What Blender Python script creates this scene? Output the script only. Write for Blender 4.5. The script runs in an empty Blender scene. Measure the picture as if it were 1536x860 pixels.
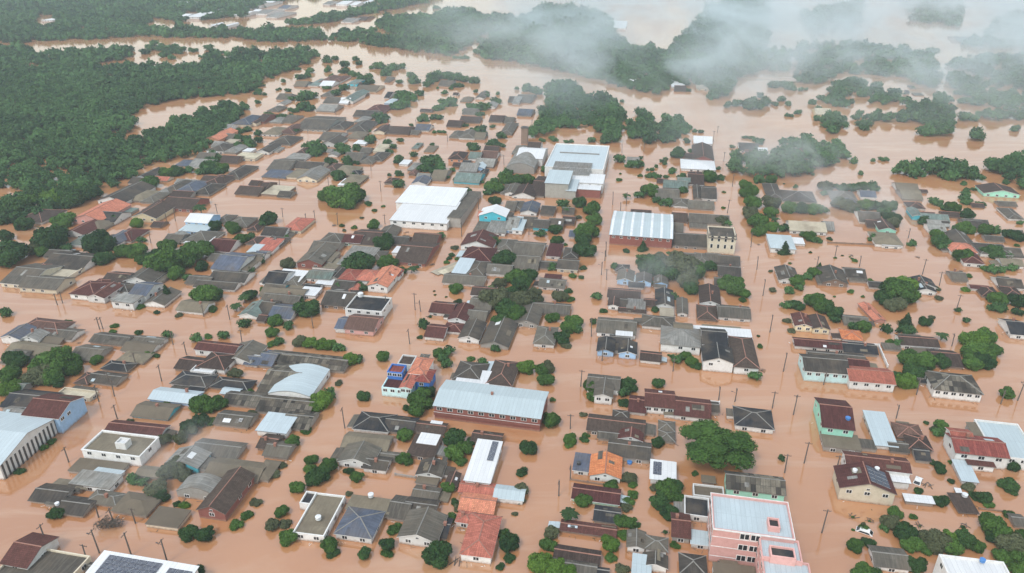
import bpy, bmesh, math, random
import numpy as np
from mathutils import Vector, Matrix, noise

# ------------------------------------------------------------------ camera, world, sun, exposure
SC = bpy.context.scene
COL = SC.collection
PITCH = math.radians(26.1); FPX = 1130.0; CAMH = 120.0
cam_d = bpy.data.cameras.new("camera"); cam = bpy.data.objects.new("camera", cam_d); COL.objects.link(cam)
cam.location = (0, 0, CAMH); cam.rotation_euler = (math.pi/2 - PITCH, 0, 0)
cam_d.sensor_width = 36.0; cam_d.lens = 36.0*FPX/1536.0; cam_d.clip_start = 1.0; cam_d.clip_end = 30000.0
SC.camera = cam

world = bpy.data.worlds.new("World"); SC.world = world; world.use_nodes = True
nt = world.node_tree; nt.nodes.clear()
SUN_EL, SUN_AZ = math.radians(52), math.radians(-35)      # behind the camera's left shoulder, veiled by cloud
sky = nt.nodes.new("ShaderNodeTexSky"); sky.sky_type = 'NISHITA'; sky.sun_disc = False
sky.sun_elevation = SUN_EL; sky.sun_rotation = math.radians(180) - SUN_AZ
sky.air_density = 2.0; sky.dust_density = 1.0; sky.ozone_density = 1.5
hs = nt.nodes.new("ShaderNodeHueSaturation"); hs.inputs['Saturation'].default_value = 0.52
bg = nt.nodes.new("ShaderNodeBackground"); bg.inputs['Strength'].default_value = 0.15
wo = nt.nodes.new("ShaderNodeOutputWorld")
nt.links.new(sky.outputs[0], hs.inputs['Color']); nt.links.new(hs.outputs[0], bg.inputs[0]); nt.links.new(bg.outputs[0], wo.inputs[0])

sun_d = bpy.data.lights.new("sun", 'SUN'); sun_d.energy = 1.2; sun_d.angle = math.radians(12); sun_d.color = (1.0, 0.97, 0.93)
sun = bpy.data.objects.new("sun", sun_d); COL.objects.link(sun)
sd = Vector((math.sin(SUN_AZ)*math.cos(SUN_EL), -math.cos(SUN_AZ)*math.cos(SUN_EL), math.sin(SUN_EL)))
sun.rotation_euler = sd.to_track_quat('Z', 'Y').to_euler()

SC.view_settings.view_transform = 'Standard'; SC.view_settings.look = 'None'
SC.view_settings.exposure = 0.54; SC.view_settings.gamma = 1.0; SC.view_settings.use_curve_mapping = False
SC.cycles.max_bounces = 4; SC.cycles.diffuse_bounces = 2; SC.cycles.glossy_bounces = 2
SC.cycles.transmission_bounces = 2; SC.cycles.volume_bounces = 1; SC.cycles.transparent_max_bounces = 6
SC.cycles.volume_step_rate = 1.0; SC.cycles.volume_max_steps = 64

# ------------------------------------------------------------------ from a point of the photograph to a place on the ground
cp, sp = math.cos(PITCH), math.sin(PITCH)
def gpt(x, y, z=0.0):
    dx = (x-768)/FPX; dy = (430-y)/FPX
    d = Vector((dx, cp + dy*sp, -sp + dy*cp))
    t = (z-CAMH)/d.z
    return Vector((d.x*t, d.y*t, z))
def project(p):
    v = Vector(p) - Vector((0, 0, CAMH))
    zc = v.y*cp - v.z*sp
    return (768 + FPX*v.x/zc, 430 - FPX*(v.y*sp + v.z*cp)/zc, zc)
AZ = math.radians(10.4)
DA0 = Vector((math.sin(AZ), math.cos(AZ), 0)); DB0 = Vector((math.cos(AZ), -math.sin(AZ), 0))
BED = -3.0

rng = random.Random(7)
# ------------------------------------------------------------------ materials
def mat(name):
    m = bpy.data.materials.new(name); m.use_nodes = True
    n = m.node_tree.nodes; n.clear()
    out = n.new("ShaderNodeOutputMaterial"); b = n.new("ShaderNodeBsdfPrincipled")
    m.node_tree.links.new(b.outputs[0], out.inputs[0])
    return m, n, m.node_tree.links, b
def nd(n, t, **k):
    o = n.new(t)
    for a, v in k.items(): setattr(o, a, v)
    return o
def mixc(n, l, fac, a, b, blend='MIX'):
    o = nd(n, "ShaderNodeMix", data_type='RGBA', blend_type=blend)
    for s, v in ((o.inputs[0], fac), (o.inputs[6], a), (o.inputs[7], b)):
        if hasattr(v, 'default_value') or hasattr(v, 'links'): l.new(v, s)
        else: s.default_value = (*v, 1) if isinstance(v, tuple) else v
    return o.outputs[2]
def maprange(n, l, v, a, b, c, d):
    o = nd(n, "ShaderNodeMapRange"); l.new(v, o.inputs[0])
    for i, q in enumerate((a, b, c, d)): o.inputs[i+1].default_value = q
    return o.outputs[0]
def noise_tex(n, l, vec, scale, detail=4, rough=0.6, dist=0.0):
    o = nd(n, "ShaderNodeTexNoise"); o.inputs['Scale'].default_value = scale
    o.inputs['Detail'].default_value = detail; o.inputs['Roughness'].default_value = rough; o.inputs['Distortion'].default_value = dist
    if vec is not None: l.new(vec, o.inputs['Vector'])
    return o.outputs['Fac']
def obj_vec(n, l):
    tc = nd(n, "ShaderNodeTexCoord"); oi = nd(n, "ShaderNodeObjectInfo")
    m = nd(n, "ShaderNodeVectorMath", operation='MULTIPLY_ADD')
    l.new(oi.outputs['Location'], m.inputs[0]); m.inputs[1].default_value = (1.37, 1.91, 0.7); l.new(tc.outputs['Object'], m.inputs[2])
    return m.outputs[0], oi.outputs['Random']
def mul3(c, k): return tuple(min(0.95, v*k) for v in c)

def roof_mat(name, c, style):
    """style: 'sheet' fibre-cement, 'tile', 'metal', 'slab', 'patch' (re-laid sheets of two ages)"""
    m, n, l, b = mat(name)
    uv = nd(n, "ShaderNodeUVMap"); uv.uv_map = "UVMap"
    ov, rnd = obj_vec(n, l)
    # every roof has its own tone
    tone = maprange(n, l, rnd, 0, 1, *((0.92, 1.06) if style == 'metal' else (0.68, 1.34)))
    hsv = nd(n, "ShaderNodeHueSaturation"); l.new(tone, hsv.inputs['Value'])
    hue = maprange(n, l, rnd, 0, 1, 0.49, 0.515); l.new(hue, hsv.inputs['Hue'])
    br = nd(n, "ShaderNodeTexBrick")
    l.new(uv.outputs[0], br.inputs['Vector'])
    br.offset = 0.0 if style != 'tile' else 0.5
    br.inputs['Scale'].default_value = 1.0
    w, h, ms, lo, hi, ml = {'sheet': (1.1, 1.9, .035, .80, 1.15, .55), 'tile': (.45, .42, .05, .75, 1.25, .6), 'metal': (1.0, 60., .04, .95, 1.04, .72),
                        'slab': (3.2, 3.2, .03, .92, 1.05, .75), 'patch': (1.1, 1.8, .04, .55, 1.45, .5)}[style]
    br.inputs['Brick Width'].default_value = w; br.inputs['Row Height'].default_value = h; br.inputs['Mortar Size'].default_value = ms
    br.inputs['Mortar Smooth'].default_value = .3
    c2 = (0.30, 0.26, 0.20) if style == 'patch' else mul3(c, hi)
    br.inputs['Color1'].default_value = (*mul3(c, lo), 1); br.inputs['Color2'].default_value = (*c2, 1)
    br.inputs['Mortar'].default_value = (*mul3(c, ml), 1)
    l.new(br.outputs['Color'], hsv.inputs['Color'])
    col = hsv.outputs[0]
    # blotches of lichen and soot, streaks that run down the slope
    n1 = noise_tex(n, l, ov, .35, 6, .7)
    dirt = maprange(n, l, n1, .38, .68, 0, 1)
    ad0 = ov
    k = {'sheet': .62, 'tile': .55, 'metal': .22, 'slab': .5, 'patch': .55}[style]
    mm = nd(n, "ShaderNodeMath", operation='MULTIPLY'); l.new(dirt, mm.inputs[0]); mm.inputs[1].default_value = k
    col = mixc(n, l, mm.outputs[0], col, mul3(c, .45) if style != 'metal' else mul3(c, .72))
    if style in ('sheet', 'slab', 'patch'):
        n5 = noise_tex(n, l, ad0, .16, 4, .6)
        col = mixc(n, l, maprange(n, l, n5, .46, .66, 0, .55), col, (.16, .125, .088))
    mp = nd(n, "ShaderNodeMapping"); l.new(uv.outputs[0], mp.inputs['Vector']); mp.inputs['Scale'].default_value = (2.2, .22, 1)
    ad = nd(n, "ShaderNodeVectorMath", operation='ADD'); l.new(mp.outputs[0], ad.inputs[0])
    cx = nd(n, "ShaderNodeCombineXYZ"); l.new(maprange(n, l, rnd, 0, 1, 0, 90), cx.inputs[0]); l.new(cx.outputs[0], ad.inputs[1])
    n2 = noise_tex(n, l, ad.outputs[0], 1.0, 4, .6)
    st = maprange(n, l, n2, .45, .72, 0, {'metal': .25}.get(style, .5))
    light = mul3(c, 1.7) if style in ('sheet', 'tile', 'patch') else mul3(c, .6)
    col = mixc(n, l, st, col, light)
    n3 = noise_tex(n, l, ov, 6.0, 3, .7)
    col = mixc(n, l, maprange(n, l, n3, .3, .75, 0, .35), col, mul3(c, .5))
    l.new(col, b.inputs['Base Color'])
    b.inputs['Roughness'].default_value = {'metal': .42, 'slab': .85}.get(style, .85); b.inputs['Specular IOR Level'].default_value = .5 if style == 'metal' else .18
    wv = nd(n, "ShaderNodeTexWave"); wv.wave_type = 'BANDS'; wv.bands_direction = 'X'
    l.new(uv.outputs[0], wv.inputs['Vector']); wv.inputs['Scale'].default_value = {'metal': 1.0, 'tile': 1.6}.get(style, 1.8)
    bp = nd(n, "ShaderNodeBump"); bp.inputs['Strength'].default_value = 0.0 if style == 'slab' else .35; bp.inputs['Distance'].default_value = .05
    l.new(wv.outputs['Fac'], bp.inputs['Height']); l.new(bp.outputs[0], b.inputs['Normal'])
    return m

ROOFS = {  # code: (colour, style, words)
 'k': ((.055, .058, .065), 'sheet', 'charcoal'), 'd': ((.115, .10, .086), 'sheet', 'dark grey'), 'g': ((.185, .165, .135), 'sheet', 'grey'),
 'l': ((.34, .33, .30), 'sheet', 'pale grey'), 't': ((.26, .215, .155), 'slab', 'tan grey'), 'n': ((.125, .088, .072), 'tile', 'brown'),
 'm': ((.165, .062, .055), 'tile', 'maroon'), 'r': ((.33, .10, .075), 'tile', 'red'), 's': ((.55, .19, .13), 'tile', 'salmon'),
 'o': ((.80, .27, .11), 'tile', 'orange'), 'w': ((.80, .80, .79), 'metal', 'white'), 'b': ((.52, .60, .62), 'metal', 'pale blue'),
 'u': ((.17, .20, .26), 'sheet', 'slate blue'), 'e': ((.27, .35, .31), 'sheet', 'greenish'), 'c': ((.62, .54, .40), 'slab', 'cream'),
 'x': ((.075, .068, .062), 'patch', 'patched dark'), 'q': ((.24, .14, .11), 'tile', 'reddish brown')}
RM = {}
def rmat(k):
    if k not in RM: RM[k] = roof_mat(ROOFS[k][2] + " roof", ROOFS[k][0] if k in 'wboscr' else mul3(ROOFS[k][0], {'g': .74, 't': .85, 'l': .82, 'd': .66}.get(k, .64)), ROOFS[k][1])
    return RM[k]
WALLS = {'w': ((.74, .73, .70), 'white'), 'c': ((.66, .58, .44), 'cream'), 'y': ((.74, .62, .40), 'yellow'), 'p': ((.72, .40, .36), 'pink'),
 'b': ((.36, .55, .78), 'light blue'), 'B': ((.05, .17, .50), 'deep blue'), 'm': ((.36, .72, .56), 'mint green'), 't': ((.08, .48, .58), 'teal'),
 'r': ((.24, .085, .065), 'red brick'), 'g': ((.33, .31, .28), 'grey'), 'o': ((.60, .27, .14), 'orange'), 'n': ((.22, .15, .11), 'brown'),
 's': ((.60, .30, .25), 'salmon pink'), 'q': ((.56, .78, .78), 'pale turquoise'), 'a': ((.36, .35, .31), 'grey green')}
WM = {}
def wmat(k):
    if k in WM: return WM[k]
    c = WALLS[k][0]; m, n, l, b = mat(WALLS[k][1] + " wall"); ov, rnd = obj_vec(n, l)
    hsv = nd(n, "ShaderNodeHueSaturation"); hsv.inputs['Color'].default_value = (*c, 1); l.new(maprange(n, l, rnd, 0, 1, .82, 1.1), hsv.inputs['Value'])
    n1 = noise_tex(n, l, ov, .8, 6, .75)
    col = mixc(n, l, maprange(n, l, n1, .45, .8, 0, .6), hsv.outputs[0], (c[0]*.55, c[1]*.50, c[2]*.42))
    # splashes of mud just over the flood
    ge = nd(n, "ShaderNodeNewGeometry"); sx = nd(n, "ShaderNodeSeparateXYZ"); l.new(ge.outputs['Position'], sx.inputs[0])
    n4 = noise_tex(n, l, ov, 1.5, 3, .6)
    ma = nd(n, "ShaderNodeMath", operation='MULTIPLY_ADD'); l.new(n4, ma.inputs[0]); ma.inputs[1].default_value = -1.1; l.new(sx.outputs[2], ma.inputs[2])
    col = mixc(n, l, maprange(n, l, ma.outputs[0], -.5, .15, .75, 0), col, (.36, .22, .14))
    col = mixc(n, l, maprange(n, l, ma.outputs[0], -.75, -.35, .7, 0), col, (.14, .085, .055))
    l.new(col, b.inputs['Base Color']); b.inputs['Roughness'].default_value = .85
    WM[k] = m; return m
def plain(name, c, rough=.7, metal=0.0, var=.25, scale=1.0):
    m, n, l, b = mat(name); ov, rnd = obj_vec(n, l)
    n1 = noise_tex(n, l, ov, scale, 5, .7)
    col = mixc(n, l, maprange(n, l, n1, .3, .75, 0, 1), mul3(c, 1+var), mul3(c, 1-var))
    l.new(col, b.inputs['Base Color']); b.inputs['Roughness'].default_value = rough; b.inputs['Metallic'].default_value = metal
    return m
M_GLASS = plain("window glass", (.02, .022, .026), .12, 0, .3)
M_TRIM = plain("white painted trim", (.74, .73, .70), .6)
M_DTRIM = plain("weathered fascia board", (.20, .17, .145), .8)
M_WOOD = plain("weathered timber", (.12, .095, .075), .85)
M_CONC = plain("concrete post", (.12, .10, .085), .85)
M_TANK = plain("blue plastic tank", (.06, .20, .48), .4)
M_WTANK = plain("white fibre tank", (.68, .69, .69), .5)
M_SOLAR = plain("solar cell", (.018, .024, .05), .15)
M_TRUNK = plain("bark", (.13, .10, .08), .9, 0, .4, 3)
M_DARKM = plain("dark metal", (.05, .05, .05), .5)
M_MUD = plain("river bed mud", (.25, .15, .09), .9)

def water_mat():
    m, n, l, b = mat("muddy flood water")
    ge = nd(n, "ShaderNodeNewGeometry")
    def nz(sc, det, ro, st=(1, 1, 1), dist=0):
        mp = nd(n, "ShaderNodeMapping"); l.new(ge.outputs['Position'], mp.inputs['Vector']); mp.inputs['Scale'].default_value = st
        mp.inputs['Rotation'].default_value = (0, 0, -.5)
        return noise_tex(n, l, mp.outputs[0], sc, det, ro, dist)
    f = maprange(n, l, nz(.006, 5, .55, (1, 1.4, 1), 1.2), .35, .68, 0, 1)
    col = mixc(n, l, f, (.50, .238, .108), (.40, .172, .070))
    f2 = maprange(n, l, nz(.03, 6, .6, (.5, 2.4, 1), 1.5), .48, .70, 0, .75)
    col = mixc(n, l, f2, col, (.53, .31, .18))
    l.new(col, b.inputs['Base Color'])
    b.inputs['Roughness'].default_value = .06; b.inputs['IOR'].default_value = 2.2
    bp = nd(n, "ShaderNodeBump"); bp.inputs['Strength'].default_value = .10; bp.inputs['Distance'].default_value = .22
    l.new(nz(.55, 5, .62, (1, 1.6, 1), .6), bp.inputs['Height']); l.new(bp.outputs[0], b.inputs['Normal'])
    return m

def leaf_mat(name, dark, mid, lite, per='object'):
    m, n, l, b = mat(name); 
    if per == 'object': ov, rnd = obj_vec(n, l)
    else:
        at = nd(n, "ShaderNodeAttribute"); at.attribute_name = "tint"; rnd = at.outputs['Fac']
        ge = nd(n, "ShaderNodeNewGeometry"); ov = ge.outputs['Position']
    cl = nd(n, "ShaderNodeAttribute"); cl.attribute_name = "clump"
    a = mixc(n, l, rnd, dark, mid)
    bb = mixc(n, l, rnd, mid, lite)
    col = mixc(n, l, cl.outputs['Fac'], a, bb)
    n2 = noise_tex(n, l, ov, .9 if per == 'object' else .5, 3, .6)
    col = mixc(n, l, maprange(n, l, n2, .35, .7, 0, .45), col, lite)
    if per != 'object':
        n3 = noise_tex(n, l, ov, .018, 5, .65, .8)
        col = mixc(n, l, maprange(n, l, n3, .42, .62, 0, .65), col, mul3(lite, 1.15))
    l.new(col, b.inputs['Base Color']); b.inputs['Roughness'].default_value = .65
    b.inputs['Specular IOR Level'].default_value = .08
    return m
M_LEAF = leaf_mat("broad leaves", (.012, .034, .009), (.036, .086, .018), (.10, .19, .038))
M_LEAFD = leaf_mat("dark evergreen leaves", (.007, .022, .009), (.021, .056, .018), (.060, .125, .034))
M_LEAFL = leaf_mat("fresh light leaves", (.045, .10, .015), (.075, .15, .022), (.12, .21, .035))
M_LEAFO = leaf_mat("olive leaves", (.05, .06, .03), (.08, .092, .045), (.12, .135, .07))
M_TWIG = leaf_mat("bare twigs", (.09, .075, .06), (.13, .105, .085), (.18, .15, .12))
M_FOREST = leaf_mat("forest canopy leaves", (.006, .020, .009), (.026, .064, .022), (.072, .150, .045), 'attr')
M_PALM = leaf_mat("palm fronds", (.02, .045, .015), (.035, .07, .022), (.06, .10, .035))

# ------------------------------------------------------------------ mesh helpers
class MB:
    def __init__(s): s.v = []; s.f = []; s.m = []; s.uv = []
    def poly(s, pts, mi=0, uv=None):
        b = len(s.v); s.v += [tuple(p) for p in pts]; s.f.append(tuple(range(b, b+len(pts)))); s.m.append(mi)
        s.uv += uv if uv else [(p[0], p[1]) for p in pts]
    def box(s, x0, x1, y0, y1, z0, z1, mi=0, bottom=False):
        q = [(x0,y0),(x1,y0),(x1,y1),(x0,y1)]
        for i in range(4):
            a, b = q[i], q[(i+1) % 4]
            L = math.hypot(b[0]-a[0], b[1]-a[1])
            s.poly([(a[0],a[1],z0),(b[0],b[1],z0),(b[0],b[1],z1),(a[0],a[1],z1)], mi, [(0,0),(L,0),(L,z1-z0),(0,z1-z0)])
        s.poly([(x0,y0,z1),(x1,y0,z1),(x1,y1,z1),(x0,y1,z1)], mi)
        if bottom: s.poly([(x0,y1,z0),(x1,y1,z0),(x1,y0,z0),(x0,y0,z0)], mi)
    def sheet(s, pts, th, mi=0, me=1, uv=None):
        """a slab with its top through pts and vertical thickness th"""
        s.poly(pts, mi, uv)
        lo = [(p[0], p[1], p[2]-th) for p in pts]
        n = len(pts)
        for i in range(n):
            j = (i+1) % n
            s.poly([lo[i], lo[j], pts[j], pts[i]], me)
        s.poly(lo[::-1], me)
    def tube(s, p0, p1, r0, r1, n=6, mi=0, cap=True):
        p0, p1 = Vector(p0), Vector(p1); d = (p1-p0).normalized()
        a = d.orthogonal().normalized(); b = d.cross(a)
        A = [p0 + (a*math.cos(t)+b*math.sin(t))*r0 for t in [2*math.pi*i/n for i in range(n)]]
        B = [p1 + (a*math.cos(t)+b*math.sin(t))*r1 for t in [2*math.pi*i/n for i in range(n)]]
        for i in range(n):
            j = (i+1) % n; s.poly([A[i], A[j], B[j], B[i]], mi)
        if cap: s.poly(B, mi); s.poly(A[::-1], mi)
    def mesh(s, name, mats):
        me = bpy.data.meshes.new(name); me.from_pydata(s.v, [], s.f)
        for m in mats: me.materials.append(m)
        me.polygons.foreach_set('material_index', s.m)
        u = me.uv_layers.new(name="UVMap"); u.data.foreach_set('uv', np.array(s.uv, dtype=np.float32).ravel())
        me.update(); return me
def obj(name, me, parent=None, loc=(0,0,0), rz=0.0, sc=None):
    o = bpy.data.objects.new(name, me); COL.objects.link(o); o.location = loc; o.rotation_euler = (0, 0, rz)
    if sc is not None: o.scale = sc
    if parent is not None: o.parent = parent
    return o
THINGS = []
def tag(o, label, cat, group=None, kind=None):
    if label: o['label'] = label
    if cat: o['category'] = cat
    if group: o['group'] = group
    if kind: o['kind'] = kind
def struct(o, label=None):
    o['kind'] = 'structure'
    if label: o['label'] = label
    return o

# ------------------------------------------------------------------ setting: river bed and flood water
g = MB(); S = 9000
g.poly([(-S, -1500, BED), (S, -1500, BED), (S, 12000, BED), (-S, 12000, BED)])
struct(obj('ground', g.mesh('ground', [M_MUD])), 'muddy ground drowned under the flood')
g = MB()
g.poly([(-S, -1500, 0), (S, -1500, 0), (S, 12000, 0), (-S, 12000, 0)])
struct(obj('flood_water', g.mesh('flood_water', [water_mat()])), 'brown flood water covering streets, yards and river')
# ------------------------------------------------------------------ buildings
def make_win(w, h, bars=True):
    g = MB(); t = .10
    g.box(-w/2, w/2, -.05, .02, 0, h, 0, True)                # frame
    if bars:
        for k in (-1, 1):
            cx = k*(w/4 - t/4 + .0); g.box(cx-(w/4-t*.75), cx+(w/4-t*.75), -.062, -.04, t, h-t, 1, True)
    else: g.box(-w/2+t, w/2-t, -.062, -.04, t*.3, h-t, 1, True)
    return g.mesh('window', [M_TRIM, M_GLASS])
WIN = make_win(1.3, 1.0); WINL = make_win(1.5, 1.3); DOOR = make_win(1.0, 1.6, False)
SHUT = make_win(2.6, 1.9, False)

def roof_mesh(w, d, e, typ, rk, wk, rise, oh):
    """local frame, centred; returns (roof mesh, wall mesh)"""
    R = MB(); W = MB(); x0, x1, y0, y1 = -w/2, w/2, -d/2, d/2
    X0, X1, Y0, Y1 = x0-oh, x1+oh, y0-oh, y1+oh; th = .14
    trim = M_TRIM if wk in 'wcypbBmtq' and typ not in 'f' and ROOFS[rk][1] in ('tile', 'metal', 'sheet') and rng.random() < .5 else M_DTRIM
    if typ == 'p': trim = wmat(wk)
    def walls(z_l, z_r, z_f, z_b, gab=None):
        W.poly([(x0,y0,BED),(x1,y0,BED),(x1,y0,z_f),(x0,y0,z_f)] if gab != 'f' else [(x0,y0,BED),(x1,y0,BED),(x1,y0,e),(0,y0,e+rise*(w/2)/(w/2+oh)),(x0,y0,e)], 0)
        W.poly([(x1,y1,BED),(x0,y1,BED),(x0,y1,z_b),(x1,y1,z_b)] if gab != 'f' else [(x1,y1,BED),(x0,y1,BED),(x0,y1,e),(0,y1,e+rise*(w/2)/(w/2+oh)),(x1,y1,e)], 0)
        gs = e+rise*(d/2)/(d/2+oh)
        W.poly([(x0,y1,BED),(x0,y0,BED),(x0,y0,z_f),(x0,y1,z_b)] if gab != 's' else [(x0,y1,BED),(x0,y0,BED),(x0,y0,e),(x0,0,gs),(x0,y1,e)], 0)
        W.poly([(x1,y0,BED),(x1,y1,BED),(x1,y1,z_b),(x1,y0,z_f)] if gab != 's' else [(x1,y0,BED),(x1,y1,BED),(x1,y1,e),(x1,0,gs),(x1,y0,e)], 0)
    E = e + .08
    def ridge(a, b):
        if ROOFS[rk][1] in ('tile', 'sheet', 'patch'):
            a, b = Vector(a), Vector(b); R.tube(a, b, .13, .13, 5, 2)
    if typ == 'g':
        sl = math.hypot(w/2+oh, rise); z = E+rise
        R.sheet([(X0,Y0,E),(0,Y0,z),(0,Y1,z),(X0,Y1,E)], th, 0, 1, [(0,0),(0,sl),(Y1-Y0,sl),(Y1-Y0,0)])
        R.sheet([(0,Y0,z),(X1,Y0,E),(X1,Y1,E),(0,Y1,z)], th, 0, 1, [(0,sl),(0,0),(Y1-Y0,0),(Y1-Y0,sl)])
        ridge((0,Y0-.02,z+.02),(0,Y1+.02,z+.02)); walls(e,e,e,e,'f')
    elif typ == 'b':
        sl = math.hypot(d/2+oh, rise); z = E+rise
        R.sheet([(X0,Y0,E),(X1,Y0,E),(X1,0,z),(X0,0,z)], th, 0, 1, [(0,0),(X1-X0,0),(X1-X0,sl),(0,sl)])
        R.sheet([(X0,0,z),(X1,0,z),(X1,Y1,E),(X0,Y1,E)], th, 0, 1, [(0,sl),(X1-X0,sl),(X1-X0,0),(0,0)])
        ridge((X0-.02,0,z+.02),(X1+.02,0,z+.02)); walls(e,e,e,e,'s')
    elif typ == 'h':
        L = min(w, d)/2+oh; z = E+rise; sl = math.hypot(L, rise)
        if w >= d:
            a, b = (X0+L, 0, z), (X1-L, 0, z)
            if b[0]-a[0] < .3: b = (a[0]+.3, 0, z)
            R.sheet([(X0,Y0,E),(X1,Y0,E),b,a], th, 0, 1, [(X0,0),(X1,0),(b[0],sl),(a[0],sl)])
            R.sheet([(X1,Y1,E),(X0,Y1,E),a,b], th, 0, 1, [(X1,0),(X0,0),(a[0],sl),(b[0],sl)])
            R.sheet([(X0,Y1,E),(X0,Y0,E),a], th, 0, 1, [(Y1,0),(Y0,0),(0,sl)])
            R.sheet([(X1,Y0,E),(X1,Y1,E),b], th, 0, 1, [(Y0,0),(Y1,0),(0,sl)])
        else:
            a, b = (0, Y0+L, z), (0, Y1-L, z)
            if b[1]-a[1] < .3: b = (0, a[1]+.3, z)
            R.sheet([(X0,Y1,E),(X0,Y0,E),a,b], th, 0, 1, [(Y1,0),(Y0,0),(a[1],sl),(b[1],sl)])
            R.sheet([(X1,Y0,E),(X1,Y1,E),b,a], th, 0, 1, [(Y0,0),(Y1,0),(b[1],sl),(a[1],sl)])
            R.sheet([(X0,Y0,E),(X1,Y0,E),a], th, 0, 1, [(X0,0),(X1,0),(0,sl)])
            R.sheet([(X1,Y1,E),(X0,Y1,E),b], th, 0, 1, [(X1,0),(X0,0),(0,sl)])
        ridge(a, b)
        for c in ((X0,Y0),(X1,Y0),(X1,Y1),(X0,Y1)):
            q = a if (c[0] < 0 if w >= d else c[1] < 0) else b
            ridge((c[0], c[1], E), q)
        walls(e,e,e,e)
    elif typ in 'sf':
        r = rise if typ == 's' else .12
        R.sheet([(X0,Y0,E),(X1,Y0,E),(X1,Y1,E+r),(X0,Y1,E+r)], .22 if typ == 'f' else th, 0, 1, [(X0,Y0),(X1,Y0),(X1,Y1),(X0,Y1)])
        walls(e,e,e,e+r-.1)
    elif typ == 'v':
        R.sheet([(X0,Y0,E+rise),(X1,Y0,E+rise),(X1,Y1,E),(X0,Y1,E)], th, 0, 1, [(X0,Y0),(X1,Y0),(X1,Y1),(X0,Y1)])
        walls(e,e,e+rise-.1,e)
    elif typ == 'p':
        t = .28; zr = e-.45
        R.box(x0+t, x1-t, y0+t, y1-t, zr-.2, zr, 0)
        for a, b in (((x0,y0),(x1,y0)),((x1,y0),(x1,y1)),((x1,y1),(x0,y1)),((x0,y1),(x0,y0))):
            W.poly([(*a,BED),(*b,BED),(*b,e),(*a,e)], 0)
        ii = [(x0+t,y0+t),(x1-t,y0+t),(x1-t,y1-t),(x0+t,y1-t)]; oo = [(x0,y0),(x1,y0),(x1,y1),(x0,y1)]
        for i in range(4):
            j = (i+1) % 4
            W.poly([(*oo[i],e),(*oo[j],e),(*ii[j],e),(*ii[i],e)], 0)
            W.poly([(*ii[i],e),(*ii[j],e),(*ii[j],zr-.1),(*ii[i],zr-.1)], 0)
    elif typ == 'a':
        N = 14; pr = []
        for i in range(N+1):
            u = -1+2*i/N; pr.append((u*(w/2+oh*.3), E+rise*math.cos(u*math.pi/2*.92)))
        s_ = 0
        for i in range(N):
            (xa, za), (xb, zb) = pr[i], pr[i+1]; ds = math.hypot(xb-xa, zb-za)
            R.sheet([(xa,Y0,za),(xb,Y0,zb),(xb,Y1,zb),(xa,Y1,za)], th, 0, 1, [(Y0,s_),(Y0,s_+ds),(Y1,s_+ds),(Y1,s_)]); s_ += ds
        pw = [(x, z-.1) for x, z in pr]; pw[0] = (x0, pw[0][1]); pw[-1] = (x1, pw[-1][1])
        W.poly([(x0,y0,BED),(x1,y0,BED)] + [(x,y0,z) for x, z in pw[::-1]], 0)
        W.poly([(x1,y1,BED),(x0,y1,BED)] + [(x,y1,z) for x, z in pw], 0)
        W.poly([(x0,y1,BED),(x0,y0,BED),(x0,y0,pw[0][1]),(x0,y1,pw[0][1])], 0)
        W.poly([(x1,y0,BED),(x1,y1,BED),(x1,y1,pw[-1][1]),(x1,y0,pw[-1][1])], 0)
    cap = rmat(rk)
    return R.mesh('roof', [cap, trim, M_RIDGE[rk in 'mrsonq']]), W.mesh('wall', [wmat(wk)])
M_RIDGE = {True: plain("clay ridge tiles", (.30, .15, .11), .8), False: plain("cement ridge capping", (.22, .21, .19), .8)}

TYPEW = {'g': 'gabled', 'b': 'pitched', 'h': 'hipped', 's': 'sloping', 'v': 'sloping', 'f': 'flat', 'p': 'flat walled', 'a': 'arched'}
HOUSES = []
def place(ox, oy, s, x, y, xr, yb, e, rot=0.0):
    DA = Matrix.Rotation(rot, 3, 'Z') @ DA0; DB = Matrix.Rotation(rot, 3, 'Z') @ DB0
    x, y, xr, yb = ox+x/s, oy+y/s, ox+xr/s, oy+yb/s
    k = min(1.6, (xr-x)*.05); x -= k; xr += k; y += k*.7; yb -= k*.9
    P = gpt(x, y, e)
    t = 1.0
    lo, hi = .2, 400.
    for _ in range(40):
        t = (lo+hi)/2
        if project(P+DB*t)[0] < xr: lo = t
        else: hi = t
    w = t; lo, hi = .2, 600.
    for _ in range(40):
        t = (lo+hi)/2
        if project(P+DA*t)[1] > yb: lo = t
        else: hi = t
    return P, DA, DB, w, t

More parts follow.
